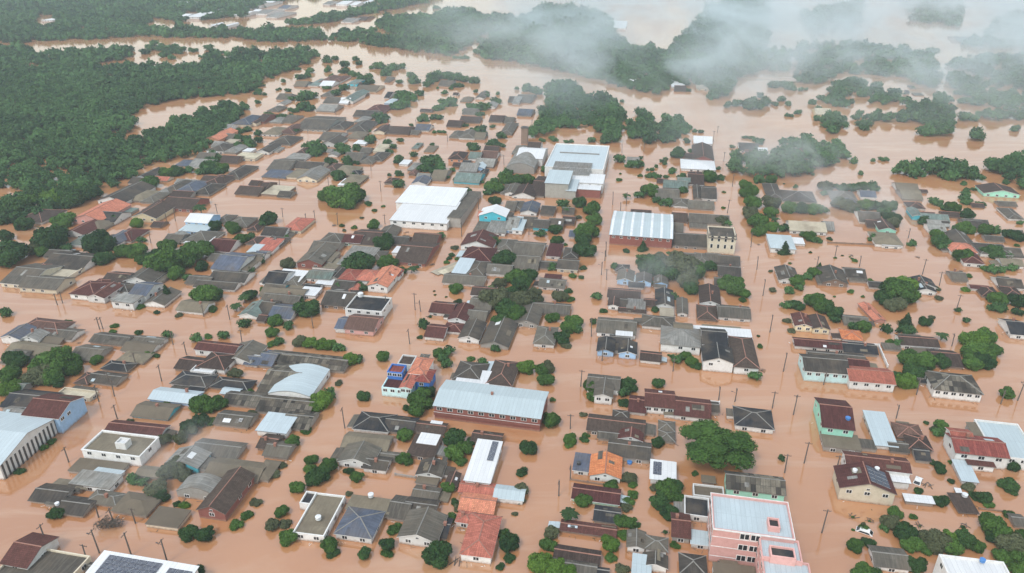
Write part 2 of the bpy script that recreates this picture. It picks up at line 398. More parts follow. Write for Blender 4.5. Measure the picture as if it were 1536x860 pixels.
def add_windows(root, C, rz, w, d, e, wk, opt, near):
    """C: centre of the block in the root's frame"""
    spec = []
    st = max(1, int((e+.2)/2.9))
    if opt.get('n') == 0 and opt.get('s') == 0: return
    for k in range(st):
        top = e-.35-2.9*k if 'top' not in opt else opt['top']-2.9*k
        h = opt.get('wh', 1.0)
        if top-h < .05: h = top-.05
        if h < .45: continue
        nf = opt.get('n', max(1, int(w/3.4))); ns = opt.get('s', max(1, int(d/4.2)) if near else 0)
        a, b = opt.get('wf', (0, 1))
        for i in range(nf):
            spec.append(((a+(b-a)*(i+.5)/nf-.5)*w, -d/2, 0, top-h, h))
        for i in range(ns):
            for sgn in ((-1, 1) if near else ((1,) if C[2] < 0 else (-1,))):
                spec.append((sgn*w/2, ((i+.5)/ns-.5)*d, sgn*math.pi/2, top-h, h))
    ms = opt.get('wm', WIN)
    for (lx, ly, r, z0, h) in spec:
        if rng.random() < .12 and 'n' not in opt: continue
        o = bpy.data.objects.new('window', ms); COL.objects.link(o); o.parent = root
        o.location = (C[0]+lx, C[1]+ly, z0-BED); o.rotation_euler = (0, 0, r)
        sw = opt.get('ws', 1.0); o.scale = (sw, 1, h/(1.0 if ms is WIN else 1.3 if ms is WINL else 1.9 if ms is SHUT else 1.6))

def house(ox, oy, s, x, y, xr, yb, typ, rk, wk, e=1.0, opt=None, root=None):
    opt = opt or {}
    rot = math.radians(opt.get('rot', 0.0))
    if 'rot' not in opt and root is None: rot = math.radians(rng.uniform(-1.6, 1.6)) if opt.get('jit', 1) else 0
    if root is not None: rot = root['_rot']
    P, DA, DB, w, d = place(ox, oy, s, x, y, xr, yb, e, rot)
    oh = opt.get('oh', .35 if typ in 'gbhs' else .15)
    if typ == 'p': oh = 0
    w = max(w-2*oh, 1.2); d = max(d-2*oh, 1.2)
    P = P + DB*oh + DA*oh
    c = P + DB*(w/2) + DA*(d/2)
    rz = -AZ + rot
    rise = opt.get('r', {'g': .19*w, 'b': .19*d, 'h': .40*min(w, d)/2, 's': .06*d, 'v': .06*d, 'a': .2*w}.get(typ, .1))
    rise = min(rise, 2.4) if 'r' not in opt else rise
    px = project((c.x, c.y, e))
    if root is None:
        root = bpy.data.objects.new(opt.get('name', 'house'), None); COL.objects.link(root)
        root.location = (c.x, c.y, BED); root.rotation_euler = (0, 0, rz); root['_rot'] = rot
        off = (0.0, 0.0)
        root.empty_display_size = 2
        HOUSES.append(dict(o=root, px=px[0], py=px[1], dist=px[2], typ=typ, rk=rk, wk=wk, e=e, w=w, d=d, opt=opt, n=0))
    else:
        q = Matrix.Rotation(-rz, 3, 'Z') @ (c - Vector((root.location.x, root.location.y, c.z))); off = (q.x, q.y)
        HOUSES[-1]['n'] += 1
    off = (off[0], off[1])
    # wings sit 3 mm apart so that no faces share a plane
    eps = .003*(HOUSES[-1]['n']+1)*(1 if HOUSES[-1]['n'] % 2 else -1)
    rm, wm = roof_mesh(w-eps, d-eps, e+eps, typ, rk, wk, rise, oh)
    obj('wall', wm, root, (off[0], off[1], -BED)); ro = obj('roof', rm, root, (off[0], off[1], -BED))
    near = px[2] < 290
    if e >= 1.25 and opt.get('win', 1): add_windows(root, (off[0], off[1], px[0]-1000), rz, w, d, e, wk, opt, near)
    if typ == 'g' and e >= 1.6 and near and opt.get('win', 1) and w > 5:
        o = obj('attic_window', WIN, root, (off[0], off[1]-d/2, e-BED+.05), 0, (.55, 1, .55))
    if near and typ in 'gbh' and rng.random() < .22 and opt.get('win', 1):
        g = MB(); g.box(-.3, .3, -.3, .3, -1.2, .75, 0); g.box(-.36, .36, -.36, .36, .75, .85, 0)
        cx, cy = off[0]+rng.uniform(-.25, .25)*w, off[1]+rng.uniform(-.1, .25)*d
        obj('chimney', g.mesh('chimney', [M_BRICK]), root, (cx, cy, e+rise*.75-BED+.2))
    return root, off, w, d
M_BRICK = plain("chimney brick", (.28, .13, .09), .85)

def parse(text, fn):
    ox = oy = 0; s = 4.0
    for line in text.strip().split('\n'):
        line = line.split('#')[0].strip()
        if not line: continue
        if line[0] == '@':
            t = line[1:].split()
            if len(t) == 2: ox, oy, s = int(t[0])*384, int(t[1])*215, 4.0
            else: ox, oy, s = float(t[0]), float(t[1]), float(t[2])
            continue
        for it in line.split(';'):
            it = it.strip()
            if it: fn(ox, oy, s, it)
def leanto(root, off, w, d, e, rk, wk, side):
    k = rng.choice('ggdlnbt'); e2 = max(.5, e-.55); H = HOUSES[-1]; H['n'] += 1
    if side: a, b = rng.uniform(1.6, 2.8), d*rng.uniform(.4, .75); c = (off[0]+side*(w/2+a/2+.02), off[1]+rng.uniform(-.12, .12)*d)
    else: a, b = w*rng.uniform(.35, .7), rng.uniform(1.6, 2.8); c = (off[0]+rng.uniform(-.12, .12)*w, off[1]+d/2+b/2+.02)
    R = MB(); x0, x1, y0, y1 = -a/2, a/2, -b/2, b/2; lo, hi = e2, e2+.3
    z = (hi, lo, lo, hi) if side > 0 else ((lo, hi, hi, lo) if side < 0 else (hi, hi, lo, lo))
    x0_, x1_ = (x0, x1+.25) if side > 0 else ((x0-.25, x1) if side < 0 else (x0-.1, x1+.1))
    R.sheet([(x0_, y0-.1, z[0]), (x1_, y0-.1, z[1]), (x1_, y1+.15, z[2]), (x0_, y1+.15, z[3])], .08, 0, 1, [(x0, y0), (x1, y0), (x1, y1), (x0, y1)])
    obj('lean_to_roof', R.mesh('lean_to_roof', [rmat(k), M_DTRIM]), root, (c[0], c[1], -BED))
    W = MB(); W.box(x0+.02, x1-.06, y0+.05, y1-.05, BED, e2-.12, 0); obj('lean_to_wall', W.mesh('lean_to_wall', [wmat(wk if rng.random() < .6 else 'g')]), root, (c[0], c[1], -BED))
def patches(t, typ, e, opt):
    root, off, w, d = t; oh = opt.get('oh', .35)
    span, run = (w, d) if typ == 'g' else (d, w)
    rise = opt.get('r', min(.19*span, 2.4)); hw = span/2+oh; sl = rise/hw
    for _ in range(rng.choice((1, 2, 2, 3, 4))):
        s_ = rng.choice((-1, 1)); a = rng.uniform(.1, .6)*hw; L = rng.uniform(.25, .38)*hw; b = rng.uniform(-.42, .25)*run; B = rng.choice((1.0, 1.0, 2.1, 3.2))
        P = [(a, b), (a+L, b), (a+L, b+B), (a, b+B)]
        g = MB(); pts = [((s_*p if typ == 'g' else q), (q if typ == 'g' else s_*p), rise-p*sl) for p, q in P]
        if (s_ > 0) != (typ == 'g'): pts = pts[::-1]
        g.sheet(pts, .05, 0, 0); obj('roof_patch', g.mesh('roof_patch', [rmat(rng.choice('lltgdbxw' if rng.random() < .5 else 'gdlt'))]), root, (off[0], off[1], e+.08+.06-BED))
SPECIAL = {}
def house_item(ox, oy, s, it):
    wing = it[0] == '+'; t = it.lstrip('+').split()
    x, y, xr, yb = map(float, t[:4]); typ, rk, wk = (q.strip('?') for q in t[4:7]); wk = wk if wk in WALLS else 'g'; rk = rk if rk in ROOFS else 'n'; e = float(t[7]) if len(t) > 7 and '=' not in t[7] else .9
    opt = {}
    for q in t[7:]:
        if '=' in q:
            k, v = q.split('=')
            if k == 'wf': opt[k] = tuple(float(z) for z in v.split(','))
            elif k in ('id', 'name', 'look'): opt[k] = v
            elif k == 'wm': opt[k] = {'L': WINL, 'D': DOOR, 'S': SHUT}[v]
            else: opt[k] = float(v) if '.' in v or k in ('rot',) else int(v)
    root = HOUSES[-1]['o'] if wing else None
    r = house(ox, oy, s, x, y, xr, yb, typ, rk, wk, e, opt, root)
    if 'id' in opt: SPECIAL[opt['id']] = r
    H = HOUSES[-1]
    if not wing and 'id' not in opt and H['dist'] < 330 and 'name' not in opt and r[2] > 5:
        root, off, w, d = r
        q = rng.random()
        if q < .30: leanto(root, off, w, d, e, rk, wk, rng.choice((-1, 1)))
        elif q < .42: leanto(root, off, w, d, e, rk, wk, 0)
    if typ in 'gb' and H['dist'] < 330 and ROOFS[rk][1] in ('sheet', 'patch', 'tile') and rng.random() < .6: patches(r, typ, e, opt)
# near-left eave corner x y, x of near-right corner, y of far-left corner, roof shape, roof colour, wall colour, eave height over the water
HDATA = """
@0 0
1225 835 1310 785 g s o 2.2 ; 1120 100 1190 66 b w w 3 ; 1380 88 1460 70 b w w 2.5 ; 1425 40 1530 18 b l w 3 ; 965 30 1080 8 b w w 3
1250 155 1275 140 g w w 3 ; 1325 160 1350 140 g w w 3 ; 1060 105 1100 85 b w w 2.5 ; 1240 75 1330 60 b l w 2 ; 1500 75 1536 60 b w w 2
1100 30 1180 15 b l w 2.5 ; 1520 185 1560 165 b c c 2 ; 250 120 310 95 f w w 2
@384 0 4
0 80 60 60 b l w 2.5 ; 60 100 120 75 b l w 2 ; 10 25 70 10 b w w 2.5 ; 130 50 180 35 b u w 2 ; 480 25 540 8 b w w 3 ; 560 30 600 12 b w w 3 ; 620 20 650 5 g w w 3
600 120 650 102 b n n 1 ; 1320 140 1350 118 f w w 1.5 ; 510 130 570 110 b l w 1.5 ; 400 25 440 10 b l w 2
@768 0 4
670 490 740 482 b w w 2 ; 960 520 1035 470 f w w 1.5 ; 1110 530 1180 480 f c c 1.5 ; 975 545 1040 520 b n n .8 ; 590 165 680 130 f w w 2
20 610 110 570 b g g .8 ; 0 620 40 580 b l w 1 ; 30 690 110 660 b u u? 1
@1152 0 4
290 685 380 655 b c y 2 ; 1150 245 1290 225 b g g 1 ; 860 530 890 515 f g g .8 ; 880 570 935 560 f g g .5 ; 830 560 850 548 b n g 1
@384 60 7.963
750 500 900 440 h q w 1.2 ; 890 495 1010 440 h q w 1.2 ; 1090 520 1200 475 f e t 2.2 ; 1190 600 1420 550 b t c 1 ; 770 665 910 615 h g g 1
1000 725 1150 620 g e w 2 ; 800 750 970 695 b g w 1.2 ; 980 755 1090 705 b w w 1.2 ; 720 840 920 785 b l g 1 ; 240 700 380 660 b g g 1
130 845 260 800 h g g ; 1290 855 1500 790 h m r 1.4 ; 760 545 900 505 b w w 1.3 ; 1220 668 1310 645 b n n .6 ; 620 540 740 470 f e w 1
450 545 580 510 b t g .8 ; 240 770 330 730 g l w 1 ; 1180 540 1240 520 b n n
@576 60 7.963
0 755 90 710 h b b 1.2 ; 910 730 1030 690 h t g .6 ; 820 660 880 640 b n w .8 ; 1090 695 1190 625 g g w 1 ; 650 540 790 500 b g g 1
0 690 60 630 b k w 1 ; 1480 740 1600 690 b d d ; 1190 800 1320 760 g l w 1.3 ; 430 850 560 835 b n n ; 0 500 50 450 b g g
@384 168 8
160 120 300 75 h l g 1 ; 310 120 420 45 b g g 1 ; 470 190 830 60 b g a 1.4 name=long_building ; 70 262 260 195 h t w 1.3 ; 265 250 450 160 h q n 1 
160 375 400 300 h d d .9 ; 0 480 150 400 g d w 1.4 ; 150 470 255 425 f l w .8 ; 890 195 1050 125 h d g 1 ; 1090 225 1310 120 h d g 1
750 330 960 250 b g w 1 ; 1090 305 1260 245 h t g 1 ; 770 385 970 315 g d w 1.5 ; 1170 380 1300 345 f w w 1.2 ; 480 490 580 435 h n n
350 555 570 505 f l w 1 ; 130 690 370 570 b g g 1 ; 70 772 340 715 s u g .7 ; 360 775 510 695 f t c 1.2 ; 490 800 720 690 g l c 1.5
460 665 770 610 b d c 1 ; 800 700 960 625 h n w 1.2 ; 890 742 1140 655 h t g 1 ; 1020 850 1220 760 h t n 1.1 ; 1240 605 1390 540 h g g
1350 570 1500 490 h d g 1 ; 1240 490 1350 440 b g g ; 1410 235 1536 175 g n c 1.8 ; 1400 470 1530 405 s c c 1.3 ; 1170 45 1440 0 b d g .8
0 110 90 30 b n r 1.8 ; 1180 115 1310 65 h l g ; 860 520 970 460 g l w 1 ; 1090 745 1230 705 h k d ; 840 480 900 450 b l w
@576 168 8
40 250 280 185 b n n .9 ; 370 212 530 165 b u w 1 ; 310 265 400 230 b g g .7 ; 750 170 910 118 b n n .8 ; 910 115 1130 75 b n n .9
780 300 900 235 h g g .9 ; 900 310 1080 225 h g w 1 ; 1080 315 1200 260 b t g 1 ; 1260 112 1420 55 b n g ; 1390 260 1530 140 h g g 1
480 472 590 410 f t g .6 ; 330 435 400 375 f e g 1 ; 770 560 940 485 h n o 1.8 ; 820 650 900 612 b n n .7 ; 180 625 280 580 f w w 1.2
280 690 430 620 h l g 1 ; 290 745 370 690 h q n 1 ; 0 850 120 795 h n g 1 ; 380 795 530 745 b l w 1 ; 560 805 720 700 b t g 1
330 860 500 790 g u w 1.5 ; 1010 555 1140 495 b e w 1.6 ; 1160 545 1340 485 b q w 1 ; 1090 645 1300 570 b l g 1 ; 900 705 1100 620 b l g 1
1080 675 1200 615 g b b 1.5 ; 840 830 1130 735 b e t 1.2 ; 1200 455 1360 420 b n n ; 940 610 1030 585 b k k .7 ; 1140 745 1220 690 h k n
940 20 1100 -20 b g g ; 1440 130 1536 80 b g g ; 1350 80 1420 55 b w w 1 ; 0 180 30 150 b s n
@192 168 8
1240 140 1450 55 h u c 1.8 ; 1460 135 1536 45 g n c 2 ; 940 460 1140 390 h d w 1.4 ; 990 415 1100 365 b l w 1.5
720 655 930 575 b l w 1 ; 800 570 980 505 b g c 1 ; 560 640 720 590 s u g .8 ; 80 790 230 695 g d w 1.4 ; 0 850 200 795 b d w 1.1
1140 370 1260 332 f c c 1.5 ; 1150 480 1290 400 h l g 1.2 ; 1270 545 1510 500 f c c 1.5 ; 1370 470 1470 440 f w w 1.5 ; 1090 600 1290 540 b n n 1
1130 780 1320 650 h d g 1 ; 860 835 1080 775 b n g ; 560 850 780 815 b l w ; 1090 320 1240 275 b g n 1 ; 920 500 1020 475 f w w 1
1130 200 1220 160 b l w 1.5 ; 300 815 460 780 b s c .8 
@960 168 8
650 370 860 300 b w w 1.4 ; 640 560 880 410 g n r 2.0 ; 540 550 640 505 b n n ; 500 672 900 575 h w w 1.4 r=1.6 ; 1200 455 1420 385 b d w 1.4
600 790 750 725 h n c 1.3 ; 450 855 600 795 b e g 1 ; 1430 520 1536 435 b w w 1 ; 1270 530 1400 470 b q s 1 ; 530 600 700 575 b u w .8
@1344 230 7.963
20 430 270 365 b t w 1.3 ; 90 540 320 450 b t g 1 ; 160 650 350 590 h n w 1 ; 200 750 330 660 g e t 2 ; 330 760 480 705 b n n
320 800 640 725 b e g .9 ; 1060 470 1480 395 g n m 1.8 r=1.9 look=mint ; 1240 620 1450 580 b g g .7 ; 1350 780 1536 660 h g w 1 ; 560 745 760 700 b n n
820 860 1120 790 b d g ; 400 860 640 800 b l g 1 ; 920 640 1060 600 b n n .5 ; 250 460 380 435 b n n .8
@0 1
90 458 245 395 h n w 1.2 ; 430 450 600 362 g s s 2.4 ; 585 340 740 255 g d w 1.8 ; 760 338 860 285 h t g 1 ; 840 350 920 295 h g g 1
960 380 1145 325 b n r 1.8 ; 855 398 950 345 h n n 1 ; 790 440 930 380 g n y 2.2 ; 690 418 770 390 f e g 1 ; 510 458 680 410 b k w 1.6
480 510 600 462 h t g 1 ; 380 540 500 480 g m w 1.3 ; 590 605 690 525 h u w 1.4 ; 660 578 780 515 h m w 1 ; 410 605 500 560 s e w 1.2
250 738 480 655 b d w 1.3 ; 260 680 390 640 b d g 1 ; 0 835 170 725 b g c 1.8 ; 230 800 370 735 p c c 1.8 ; 110 860 330 795 b g c 2.0 look=flat
170 765 280 722 h n w 1 ; 610 825 740 775 b n w 1.3 ; 740 825 900 730 g g w 1.6 ; 520 860 620 815 h m w 1 ; 1075 520 1220 470 s b b 2.2
+ 1110 468 1240 425 b w b 3.4 ; 1000 570 1080 515 h l g 1 ; 975 590 1070 545 b g g ; 1080 590 1240 525 h g w 1 ; 1105 595 1230 560 f w w 1.3
1240 640 1370 575 b m w 1 ; 1265 750 1420 660 b u w 2.6 ; 1250 820 1460 765 b d w 1.2 ; 1440 718 1536 655 b g w 1.3 ; 1480 652 1536 612 s b w 1.6
1290 470 1360 430 h g g ; 1360 490 1475 445 h g g 1 ; 1475 520 1540 465 h n n 1 ; 960 290 1060 225 h d g 1 ; 1040 290 1160 230 h u w 1.2
1015 322 1130 290 b n g ; 1150 300 1250 245 h d g 1 ; 1200 250 1310 195 h n g 1 ; 1410 300 1540 262 b n n .8 ; 1490 250 1540 225 b n n .8
1160 860 1400 820 b d w ; 1110 838 1240 795 b g g ; 930 300 1000 270 h l g ; 1470 600 1536 560 h n g ; 1240 700 1300 660 b g g
900 500 960 470 b n n .6 ; 380 275 490 255 b l g 1
@1 1
35 300 160 258 f c n 1.2 ; 0 292 40 235 b n n ; 125 320 200 290 b d d .7 ; 160 515 265 450 h s c 1.5 ; 30 550 160 505 b d w 1 ; 30 608 140 562 h d g
-20 640 90 580 s s w 1.6 ; -20 690 40 645 b u w 1.4 ; 380 588 510 542 h g g ; 515 592 620 548 b m m? 1.6 ; 560 600 720 522 b n c 1.2 ; 720 560 820 505 g g g 1
320 640 475 588 b g g ; 245 715 390 622 g g r 2.4 ; 340 738 500 692 f t w 1.2 ; 490 720 650 632 s l w 1.6 ; 810 600 900 560 b d d ; 650 690 750 645 h g g
830 705 1010 592 b n r 1.5 ; + 930 600 1070 540 b n r 1.5 ; 815 655 880 622 f w w 1.6 ; 490 250 560 215 f w w 1
1230 610 1415 548 g m w 2.2 ; 1230 692 1400 622 h m w 1.4 ; 1380 530 1490 455 s l w 1.6 ; 1440 640 1536 578 h g w 1 ; 1495 520 1560 440 b l b 1.6
1175 775 1262 700 s b w 1.6 ; + 1262 782 1360 708 h d w 1.6 ; 1120 832 1360 785 b g w 1 ; 1380 780 1520 725 b g w 1 ; 1465 300 1536 250 h g g ; 1490 400 1550 350 b g g
1050 770 1090 690 f c c .25 rot=-35 look=floating name=floating_roof_sheet ; 1090 770 1125 680 f c c .3 rot=-35 look=floating name=floating_roof_sheet
520 100 620 60 b g g ; 1020 600 1040 560 b w w .6
1180 780 1240 760 b g w ; 660 860 760 830 b t w 1
@384 375 7.963
80 400 300 250 b k w 1.8 ; 210 350 500 250 s w w 1.6 ; 300 430 500 310 h g w 1 ; 60 500 290 395 b g t 1 ; 220 490 560 425 f t t? 1.2 ; 60 600 480 515 b g g 1
600 330 880 245 b e w 1.5 ; 850 340 1010 190 g d g 1.3 ; 970 350 1200 230 h r w 1.6 ; 710 400 930 352 f w w 1 ; 900 460 1130 355 b d d 1 ; 560 460 740 405 b k w 1
530 520 700 455 f w w 1.3 ; 790 640 1100 470 b d n 1.3 ; 1180 350 1460 240 h s w 1.8 ; + 1330 420 1560 220 g s w 2.6 ; 1090 490 1200 415 g s s 1.2 
1075 690 1490 545 p k w 4 n=4 id=two ; 0 745 150 600 b d d 1 ; 140 800 400 655 b u w 1.2 ; 0 850 100 765 b n g ; 1300 450 1450 390 f t w 1
1530 300 1700 230 g r w 2 ; 760 180 980 110 f t w 1
@2 1
0 312 130 265 g n w 1.3 ; 50 412 145 360 g u w 1.6 ; 0 395 50 348 h g g ; 170 425 245 378 b d d ; 300 420 370 388 b d d ; 0 520 60 452 s b w 2
60 500 130 442 b d d 1 ; 125 503 215 460 b d t 1.6 ; 215 512 300 452 b d d 1 ; 300 480 370 440 b n n 1 ; 340 560 375 522 b u w 1 ; 0 665 170 592 b g w 1
0 745 150 672 b g w 1 ; 205 675 285 612 s m w 1.3 ; 305 685 390 628 h d d 1 ; 270 750 390 698 b d c 1.4 ; 165 745 260 708 b d d ; 160 855 310 812 b g w 1.3
195 810 290 788 f m n 1.4 ; 960 465 1050 418 b n n ; 1065 468 1300 425 b g g 1.2 ; 965 530 1025 478 b g g ; 965 608 1180 540 b d g 1.3 ; 1070 500 1170 478 f g g .8
865 332 1000 275 b g g ; 970 375 1060 335 h g w 1 ; 1060 385 1210 348 b g g 1 ; 1090 332 1140 255 g d g 1 ; 1140 330 1225 258 b d w 1.3
910 262 1050 228 b e g ; 1060 245 1150 180 b n w 1 ; 690 108 760 88 b l c 1 ; 1010 700 1100 658 b g g 1 ; 1100 715 1180 660 h g w 1.6 ; 1170 708 1250 660 b g g 1 ; 1240 722 1365 672 b d g 1
1240 790 1370 735 b d d 1 ; 1215 850 1280 805 b d d ; 630 820 725 765 g g b 1.9 n=1 ; 745 830 835 785 g d b 1.9 n=1 ; 855 840 935 803 g g b 1.7 n=1 ; 620 765 700 728 h d d
715 425 830 400 b n n ; 0 60 100 20 h g g ; 100 620 160 600 b g g ; 870 235 930 215 b n n .6
@3 1
90 340 290 285 h d g 1.2 ; 0 330 90 245 h d g 1 ; 135 520 350 468 b c w 1.6 ; 20 625 165 550 h b w 2.2 ; 145 600 220 568 f w w 1 ; 390 340 540 292 h g w 1
560 320 650 288 b u w 1.5 ; 480 370 540 330 h u b 1.6 ; 555 468 680 410 b g w 1.1 ; 600 500 690 462 b n n ; 670 518 770 465 g n m 2 look=mint ; 650 600 810 535 h t w 1.5
690 610 795 578 f w w 1.3 ; 970 520 1070 488 b l w 1.6 ; 1130 608 1250 535 g d g 1.3 ; 1105 648 1260 598 h s w 1.6 ; 1180 715 1300 645 h m w 1.6
1280 660 1470 602 h d w 1.5 ; 1440 680 1536 625 b d w 1 ; 1410 728 1536 692 b t w 1.3 ; 1180 500 1290 465 b d d ; 70 820 190 748 g d w 1.3 ; 330 830 480 752 g d n 1.6
300 840 350 785 s g g ; 475 800 590 748 b d w 1.2 ; 495 820 600 795 f g g ; 610 860 700 828 b k w ; 870 855 1010 812 g k w 1.4 ; 1390 860 1536 805 b d w 1
340 520 400 470 b l g .7 ; 1220 870 1330 850 b m w 1 ; 1310 580 1420 555 b d g ; 1460 540 1536 520 b d g
@0 2
415 40 560 -30 h m w 2.2 ; + 520 60 620 -10 g m w 2.2 ; 670 85 790 40 f l w 2.8 wm=L ; + 770 45 870 -25 b u w 2.8 ; 640 20 760 -20 h d g ; 860 100 980 25 g g w 1.2
1055 138 1210 82 b t w 1.1 ; 1430 172 1536 98 g e w 1.1 ; 0 305 110 240 g u w 2.2 ; 110 255 340 192 h q w 1.7 ; 230 298 420 245 b g w 1.1 ; 215 328 350 292 b t n .7
120 310 220 268 g l w 1.8 ; 30 388 275 330 b t n 1 ; 0 458 100 372 b g g ; 535 328 740 278 b g g .8 ; 410 428 570 352 b g g .8 ; 725 380 900 325 b t w .9 
+ 700 440 850 388 h t g .8 ; 790 330 960 297 b g w 1 ; 605 490 755 448 h k d .8 ; 515 568 690 512 b d d .8 ; 440 578 520 518 h n n .7 ; 340 640 530 608 p c c 1.3
1165 375 1400 328 b m w 2.2 ; 1045 488 1180 422 b n n 1 ; 1180 480 1340 395 h n w 1.8 ; + 1145 500 1265 470 p w w 1.8 n=2 ; 1340 440 1500 345 g g w 1.1
1460 465 1540 405 b u w .9 ; 1020 578 1230 512 h k w 1 ; 1130 620 1215 592 b k d .7 ; 1260 600 1480 545 h k k .8 ; 890 672 1150 608 b b b 1.1 ; 1320 640 1420 602 b b w .8
785 773 1000 692 b t t? .7 ; 1330 700 1536 625 b x g .9 ; 1280 820 1480 745 b g g .9 ; 630 860 960 805 b m w 1.1
1400 820 1500 760 b t g ; 0 640 100 560 b e g 1 ; 0 720 240 620 b k g 1.2 ; 0 770 130 720 b l w 1.4
@1 2
20 50 270 0 b t g 1 ; 530 250 700 168 b q p 2.0 look=pink ; + 470 252 532 182 b u w 1.6 ; 1040 150 1170 92 b m w 1.3 ; 1150 198 1260 112 g m w 1.6 ; 1010 298 1120 228 b m w 1.3
1120 265 1230 218 h m w 1 ; 1215 308 1335 212 g d w 1.6 ; 1260 200 1370 135 b g g 1 ; 1345 345 1510 205 g d g 1.2 ; 1275 130 1400 65 b g w 1.2 ; 1290 48 1420 0 b n w 1.3
0 468 90 385 b u g 1 ; 130 465 520 395 b x g 1.1 ; 60 440 300 385 b g g 1 ; 0 640 200 455 b x g 1.1 ; 0 742 310 645 b x g 1.1 ; 150 840 310 745 b x g 1 
75 640 325 485 a b w 2.0 id=curved r=1.5 ; 0 860 175 765 s b w 1.8 id=pale
580 850 790 755 h k w 1.1 ; 760 860 930 775 b k g 1 ; 930 862 1120 805 b n g 1 ; 1040 835 1105 808 f w w 1.4 ; 1180 555 1350 452 h d w 1.3 ; 1200 568 1390 500 f w w 1.6
1380 580 1530 445 h n w 1.5 ; 250 45 350 5 f w w 1.4 ; 390 105 560 20 b d n 1.3
@2 2
575 60 765 12 b n w 1.5 ; + 575 115 640 70 g n w 1.6 ; 645 125 690 68 b k w 1 ; 690 125 795 72 f l w 1.5 ; 640 145 800 125 b n w .7 ; 790 110 865 72 b n n 1 ; 865 110 970 22 g k w 1.6
990 160 1055 72 g g w 1.3 ; 1130 98 1250 0 g n w 1.6 ; 1115 190 1230 112 h n n .9 ; 1240 178 1430 112 b g w 1.3 ; 780 230 970 172 h g w 1.3 ; 890 180 970 130 f c w 1.2
510 270 740 188 b g w 1.8 ; + 625 290 720 250 f w w 2.2 ; 510 385 610 312 g k b 1.9 n=1 ; 640 398 745 332 g k b 1.9 n=1 ; 770 438 890 388 b n w 1.1 ; 585 340 700 292 b k k 1
895 340 1130 240 h l w 3.0 id=ornate ; + 970 290 1080 218 b t w 3.0 ; 1080 290 1440 238 f w w 2.6 ; + 1145 345 1290 252 b k w 3.4 ; + 1150 445 1330 362 g k w 3.4 ; + 1335 478 1482 302 h n w 2.6 id=tall
130 338 250 242 h g w 1.4 ; 20 212 150 122 g g g 1.6 ; 120 150 340 95 b g g 1 ; 450 600 640 528 b g w 2.0 ; + 492 655 600 560 g g w 2.6 n=2 ; 700 748 800 655 b m w 1.1
800 715 975 618 b m w 2.4 n=4 ; 975 768 1190 662 b m w 1.6 ; 1190 750 1245 692 b d g 1.4 ; 450 858 790 768 b n n 1.3 ; 605 788 700 742 h d d .9 ; 880 860 975 805 h g g 1
1290 772 1340 735 f g w 1.2 ; 1340 830 1570 722 h k w 1.6
700 0 790 -30 b k w ; 850 0 920 -30 b g w
@3 2
165 235 270 168 g m y 2.0 n=2 look=yellow ; + 270 250 372 178 g n y 2.0 n=2 ; 460 218 605 172 b g g 1 ; 640 205 710 105 g s s 1 rot=12 ; 450 312 570 258 h o w 1.2 ; 800 348 1030 292 b n w 1.3
1010 470 1170 378 b n n 1 ; 1000 615 1290 508 h x w 2.8 n=6 id=tiled r=2.2 ; 165 352 480 308 b m w 1.3 ; 460 390 660 332 b k g 1.1 ; 250 440 590 384 b d d 1.3
225 505 490 408 b d q 3.4 n=5 id=turq ; + 495 565 765 478 b r w 2.8 n=4 ; 490 478 610 425 b m g 1.4 ; 700 370 800 342 f g g .8 ; 905 575 970 542 b k g .9 
330 840 520 670 b m m 4.0 id=mint ; 650 950 780 762 s b w 1.3 ; 780 900 940 818 h q n 1.1 ; 1110 -40 1200 -90 b g g
880 400 1000 372 f t w 1.1 ; 1290 55 1400 0 h v? d .8 ; 1430 55 1536 0 h n d .9 ; 885 25 1010 -10 g k w 1.3 ; 1460 285 1560 195 b k w 1.6
@3 3
340 95 560 15 f t g 1.6 ; 525 100 650 55 f g g 1.2 ; 850 110 990 25 h n n 1.3 ; 890 180 980 98 b k k 1 ; 1280 40 1360 10 b n n ; 735 125 850 60 b d d .8
435 345 770 222 g m c 3.6 id=court n=3 r=2.2 ; + 475 215 860 130 b m w 3.4 n=0 ; + 700 300 855 255 s w w 2.2 ; 830 425 1000 388 s w g 1.1
1130 135 1450 22 b r w 3.6 id=villa wm=L ; + 1110 60 1240 -10 b r w 3.8 n=1 ; + 1205 205 1365 158 s m w 1.8 ; + 1165 305 1265 188 s b w 1.2 ; 1370 150 1640 -60 p b w 3.4 n=4 
1150 495 1265 388 s n n .5 rot=6 ; 1480 572 1560 502 b g g 1 ; 645 815 855 695 b g w 1.3 ; 1130 960 1530 750 p w w 6.5 id=white n=3
1130 380 1150 350 f w w .5
@0 3
-420 170 -10 -110 b b w 4.2 id=store s=0 n=0 ; + 130 -90 345 -215 b m b 4.8 s=4 ; 495 112 830 8 p t w 3.2 id=lotus n=4 ; + 690 75 745 45 p w w 4.6 win=0 ; 410 240 700 175 f t g .9 
415 318 650 245 f l w 1.6 ; 170 422 360 325 b d d .8 ; 270 440 420 395 f g g .9 ; 510 430 690 362 h g g .8 ; 330 495 490 400 b d d .8 ; 665 482 870 375 h t g 1
875 560 1060 465 f t c 1.1 ; 1140 140 1410 55 b g g 1 ; 990 200 1180 115 g l t 2.0 ; 810 268 960 218 b t g 1 ; 1060 368 1290 290 a l g 1.6 ; 1180 478 1345 250 g n r 2.4 id=brick r=1.7
1225 265 1540 168 b t g 1 ; 0 800 155 620 b m w 2.4 ; -60 880 345 692 p g c 2.2 id=flatroof ; 480 900 1060 738 s w w 3.4 id=solar ; 465 835 540 792 b g g .8
390 360 470 300 b d d .8
@1 3
